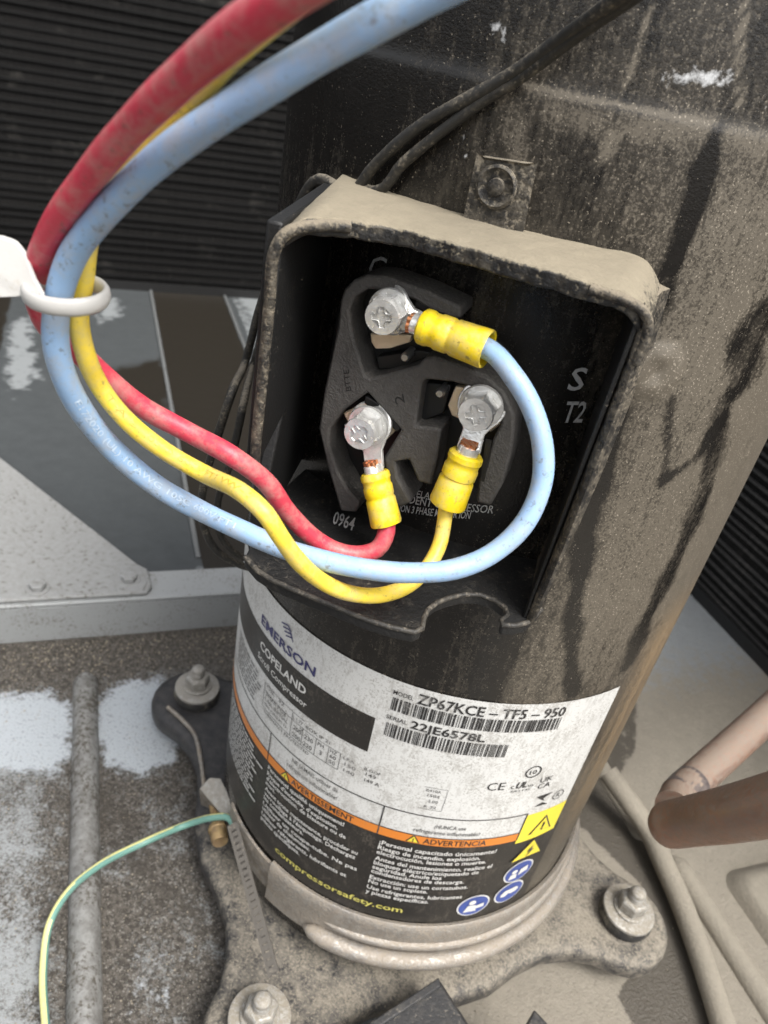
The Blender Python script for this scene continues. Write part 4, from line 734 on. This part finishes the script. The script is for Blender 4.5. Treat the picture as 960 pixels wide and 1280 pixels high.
wire('blue_wire', [pn((640,468),1.27),pn((664,508),1.285),pn((678,555),1.305),pn((677,605),1.33),pn((655,655),1.375),pn((615,692),1.43),pn((570,711),1.485),pn((520,716),1.53),pn((470,713),1.57),pn((410,702),1.60),pn((350,684),1.615),pn((300,662),1.62),D((250,638),1.92),D((200,610),1.87),D((150,570),1.80),D((108,522),1.70),D((82,475),1.61),D((70,430),1.545),D((71,385),1.50),D((85,332),1.44),D((112,288),1.375),D((198,200),1.235),D((345,100),1.10),D((428,50),1.055),D((520,0),1.01),D((610,-45),0.97)],
     BW,'blue','pale blue wire looping from the upper terminal round the right of the block','' or SC[0],(527,407),(610,437),0.0510,1.215,1.235,
     [('E172020 (UL) 10 AWG 105C 600V FT1',(88,490),0.015,0.55,0.15,True)],'ink_pale')
# ---- nylon tie round the three wires
tie = thing('nylon_cable_tie', D((20,340),1.47), 'white nylon tie ring holding the three coloured wires at left', 'cable tie')
ctr = D((83,366),1.488); axd = RM@np.array([0.16,0.80,0.58]); axd /= np.linalg.norm(axd); uu = RM@np.array([1,0,0]); uu -= axd*(uu@axd); uu /= np.linalg.norm(uu); ww = np.cross(axd,uu)
mb = MB(); n = 64; m_ = 10; vs = []
for i in range(n):
    t = 2*math.pi*i/n; rd = uu*math.cos(t)*1.0+ww*math.sin(t)*0.98
    for k in range(m_): x = 2*math.pi*k/m_; vs.append(ctr+rd*(0.073+0.009*math.cos(x))+axd*(0.018*math.sin(x)))
mb.add(vs,[(i*m_+k,((i+1)%n)*m_+k,((i+1)%n)*m_+(k+1)%m_,i*m_+(k+1)%m_) for i in range(n) for k in range(m_)])
obj('loop', mb, 'white_nylon', tie, smooth=70)
hd = [D(p,k) for p,k in (((-90,288),1.50),((4,294),1.475),((22,300),1.465),((34,316),1.455),((40,332),1.45),((46,348),1.44),((56,366),1.432),((60,392),1.432),((46,384),1.438),((34,371),1.45),((18,371),1.465),((-90,377),1.50))]
obj('strap_head', MB().prism(hd, ray((20,340))*0.030), 'white_nylon', tie, smooth=40, bevel=0.009, seg=3)
# ---- two black leads over the shell, behind the box and down its left side
def lead(pts, r, label):
    P = resample(spline(pts,10),0.03); o = obj('sensor_lead', MB().tube(P, [r*(1+0.03*math.sin(i*0.9)) for i in range(len(P))], 12), 'lead', smooth=70, base=pts[-1]); tag(o,label,'cable','thin black leads crossing the shell'); return o
cy = lambda P,r: oncyl(P,r)
lead([D((860,-62),1.25),D((772,-2),1.48),cy((702,48),1.10),cy((640,92),1.045),cy((580,126),1.035),cy((530,154),1.03),cy((490,186),1.03),cy((462,214),1.03),cy((440,242),1.03),cyl(-0.72,-0.42,1.03),cyl(-0.86,-0.62,1.04),cyl(-1.02,-0.9,1.05),cyl(-1.18,-1.2,1.07),D((290,490),2.62),D((272,545),2.72),D((256,600),2.85),D((252,645),3.0),D((268,685),3.15),D((300,706),3.3),D((345,715),3.5)], 0.0155, 'upper of two thin black leads draped across the shell above the box')
lead([D((870,-52),1.26),D((778,6),1.49),cy((706,56),1.10),cy((648,99),1.045),cy((600,128),1.03),cy((560,158),1.03),cy((525,186),1.03),cy((500,208),1.03),cy((478,236),1.03),cyl(-0.66,-0.44,1.03),cyl(-0.82,-0.66,1.03),cyl(-1.0,-0.95,1.03),cyl(-1.16,-1.2,1.04),D((305,500),2.60),D((296,545),2.66),D((284,590),2.8),D((272,630),2.98),D((276,670),3.12),D((300,695),3.25),D((345,705),3.45)], 0.014, 'lower of two thin black leads draped across the shell above the box')
# ---- green and yellow earth wire
gpts = [onz((62,1330),ZF+0.05),onz((57,1280),ZF+0.05),onz((54,1215),ZF+0.06),onz((62,1155),ZF+0.12),onz((85,1115),ZF+0.22),onz((125,1081),ZF+0.34),onz((180,1053),ZF+0.44),D((230,1032),4.12),D((265,1022),4.06),D((285,1022),4.03),D((292,1032),4.0),D((291,1045),3.99)]
P = resample(spline(gpts,10),0.02); mb = MB().tube(P,0.0185,16); ew = obj('earth_wire', mb, 'gy', smooth=70, base=gpts[-1])
tag(ew,'thin green and yellow striped earth wire running to the heater clamp','wire')
V = np.array(mb.v).reshape(-1,3); idx = np.arange(len(V)); ringi = np.clip(idx//16,0,len(P)-1); kk = idx%16
T = np.gradient(P,axis=0); cd = CP-P; cd -= T*((cd*T).sum(1)/(T*T).sum(1))[:,None]; cd /= np.linalg.norm(cd,axis=1)[:,None]; sdv = np.cross(T/np.linalg.norm(T,axis=1)[:,None],cd)
rel = V-P[ringi]; lat = (rel*sdv[ringi]).sum(1)/0.0185; frac = ringi/len(P)
attrib(ew,'stripe', np.where(frac < 0.34, lat < 0.45, lat < -0.25+(frac-0.34)*-0.9).astype(float))
# ================================================================= COPPER PIPES AND DUSTY TUBE on the right
cpt = thing('copper_pipe', D((868,1035),3.3), 'tarnished copper pipe bent back on itself right of the compressor', 'pipe')
up_ = resample(spline([D((1180,685),4.9),D((1060,795),4.5),D((960,892),4.12),D((905,942),3.92),D((870,974),3.78),D((850,994),3.66),D((842,1010),3.56)],10),0.03)
obj('upper_leg', MB().tube(up_,0.086,24), 'copper', cpt, smooth=70)
lo_ = resample(spline([D((815,1033),3.50),D((842,1030),3.42),D((870,1025),3.30),D((905,1019),3.12),D((960,1007),2.90),D((1060,980),2.6),D((1200,930),2.3)],10),0.02)
obj('lower_leg', MB().tube(lo_,[(0.100+0.022*min(1.0,i/60))*math.sqrt(max(0.03,1-max(0.0,1-i*0.02/0.095)**2)) for i in range(len(lo_))],24), 'copper', cpt, smooth=70)
obj('brazed_joint', MB().tube([D((866,978),3.76),D((858,986),3.72),D((848,996),3.65)],[0.0875,0.090,0.088],24), 'braze', cpt, smooth=70)
tp = resample(spline([onz((700,880),-3.75),onz((745,945),-3.85),onz((785,1000),-3.95),onz((812,1040),-4.03),onz((830,1080),-4.06),onz((852,1130),-4.08),onz((876,1195),-4.09),onz((905,1285),-4.10),onz((945,1420),-4.10)],8),0.04)
tp = tp[int(len(tp)*0.22):]
dt = obj('dusty_tube', MB().tube(tp,0.066,18), 'tanrib', smooth=70, base=tp[-1]); tag(dt,'dust coated thin tube lying along the pan below the copper bend','pipe')
# ---- black plastic cover in front
cv = thing('plastic_cover', onz((530,1290),-3.90), 'dark grey plastic cover corner lying at the bottom edge', 'cover')
zc = -3.70; A = onz((549,1221),zc); B = onz((452,1284),zc); Cc = onz((594,1290),zc); dAB = B-A; dAC = Cc-A
obj('lid', MB().prism([A,A+dAB*2.2,A+dAB*2.2+dAC*1.6,A+dAC*1.6],(0,0,-0.20)), 'cover', cv, bevel=0.02, seg=3)
obj('raised_rim', MB().prism([A+dAB*0.02+dAC*0.02,A+dAB*2.1+dAC*0.02,A+dAB*2.1+dAC*0.16,A+dAB*0.06+dAC*0.16],(0,0,0.02)), 'cover', cv, bevel=0.008)
A2 = onz((668,1261),zc+0.02); B2 = onz((655,1290),zc+0.02); C2 = onz((695,1290),zc+0.02)
obj('snap_tab', MB().prism([A2,B2+(B2-A2)*0.6,C2+(C2-A2)*0.6],(0,0,-0.22)), 'cover', cv, bevel=0.008)
# ================================================================= GRIT
mb = MB(); r = np.random.default_rng(11)
def grain(a,b,s):
    c = U(a,b,ZF+s*0.3); th = r.uniform(0,6.28); e = np.array([math.cos(th),math.sin(th),0]); f = np.array([-e[1],e[0],0]); k = r.uniform(0.5,1,3)*s
    vs = [c+e*k[0],c-e*k[0],c+f*k[1],c-f*k[1],c+np.array([0,0,k[2]*0.8]),c-np.array([0,0,k[2]*0.6])]; mb.add(vs,[(0,2,4),(2,1,4),(1,3,4),(3,0,4),(2,0,5),(1,2,5),(3,1,5),(0,3,5)])
for i in range(1100): grain(r.uniform(-3.4,-0.4), 1.85-abs(r.normal(0,0.22)), r.uniform(0.003,0.012))
for i in range(1500): grain(r.uniform(-2.9,-0.9), r.uniform(-1.6,1.5), r.uniform(0.002,0.007))
for i in range(350): grain(r.uniform(-0.2,2.4), r.uniform(-1.9,0.8), r.uniform(0.002,0.007))
g = obj('grit', mb, 'grit', smooth=0); g['kind'] = 'stuff'; g['label'] = 'loose brown grit scattered over the base pan'; g['category'] = 'grit'
for c in comp.children_recursive: pass
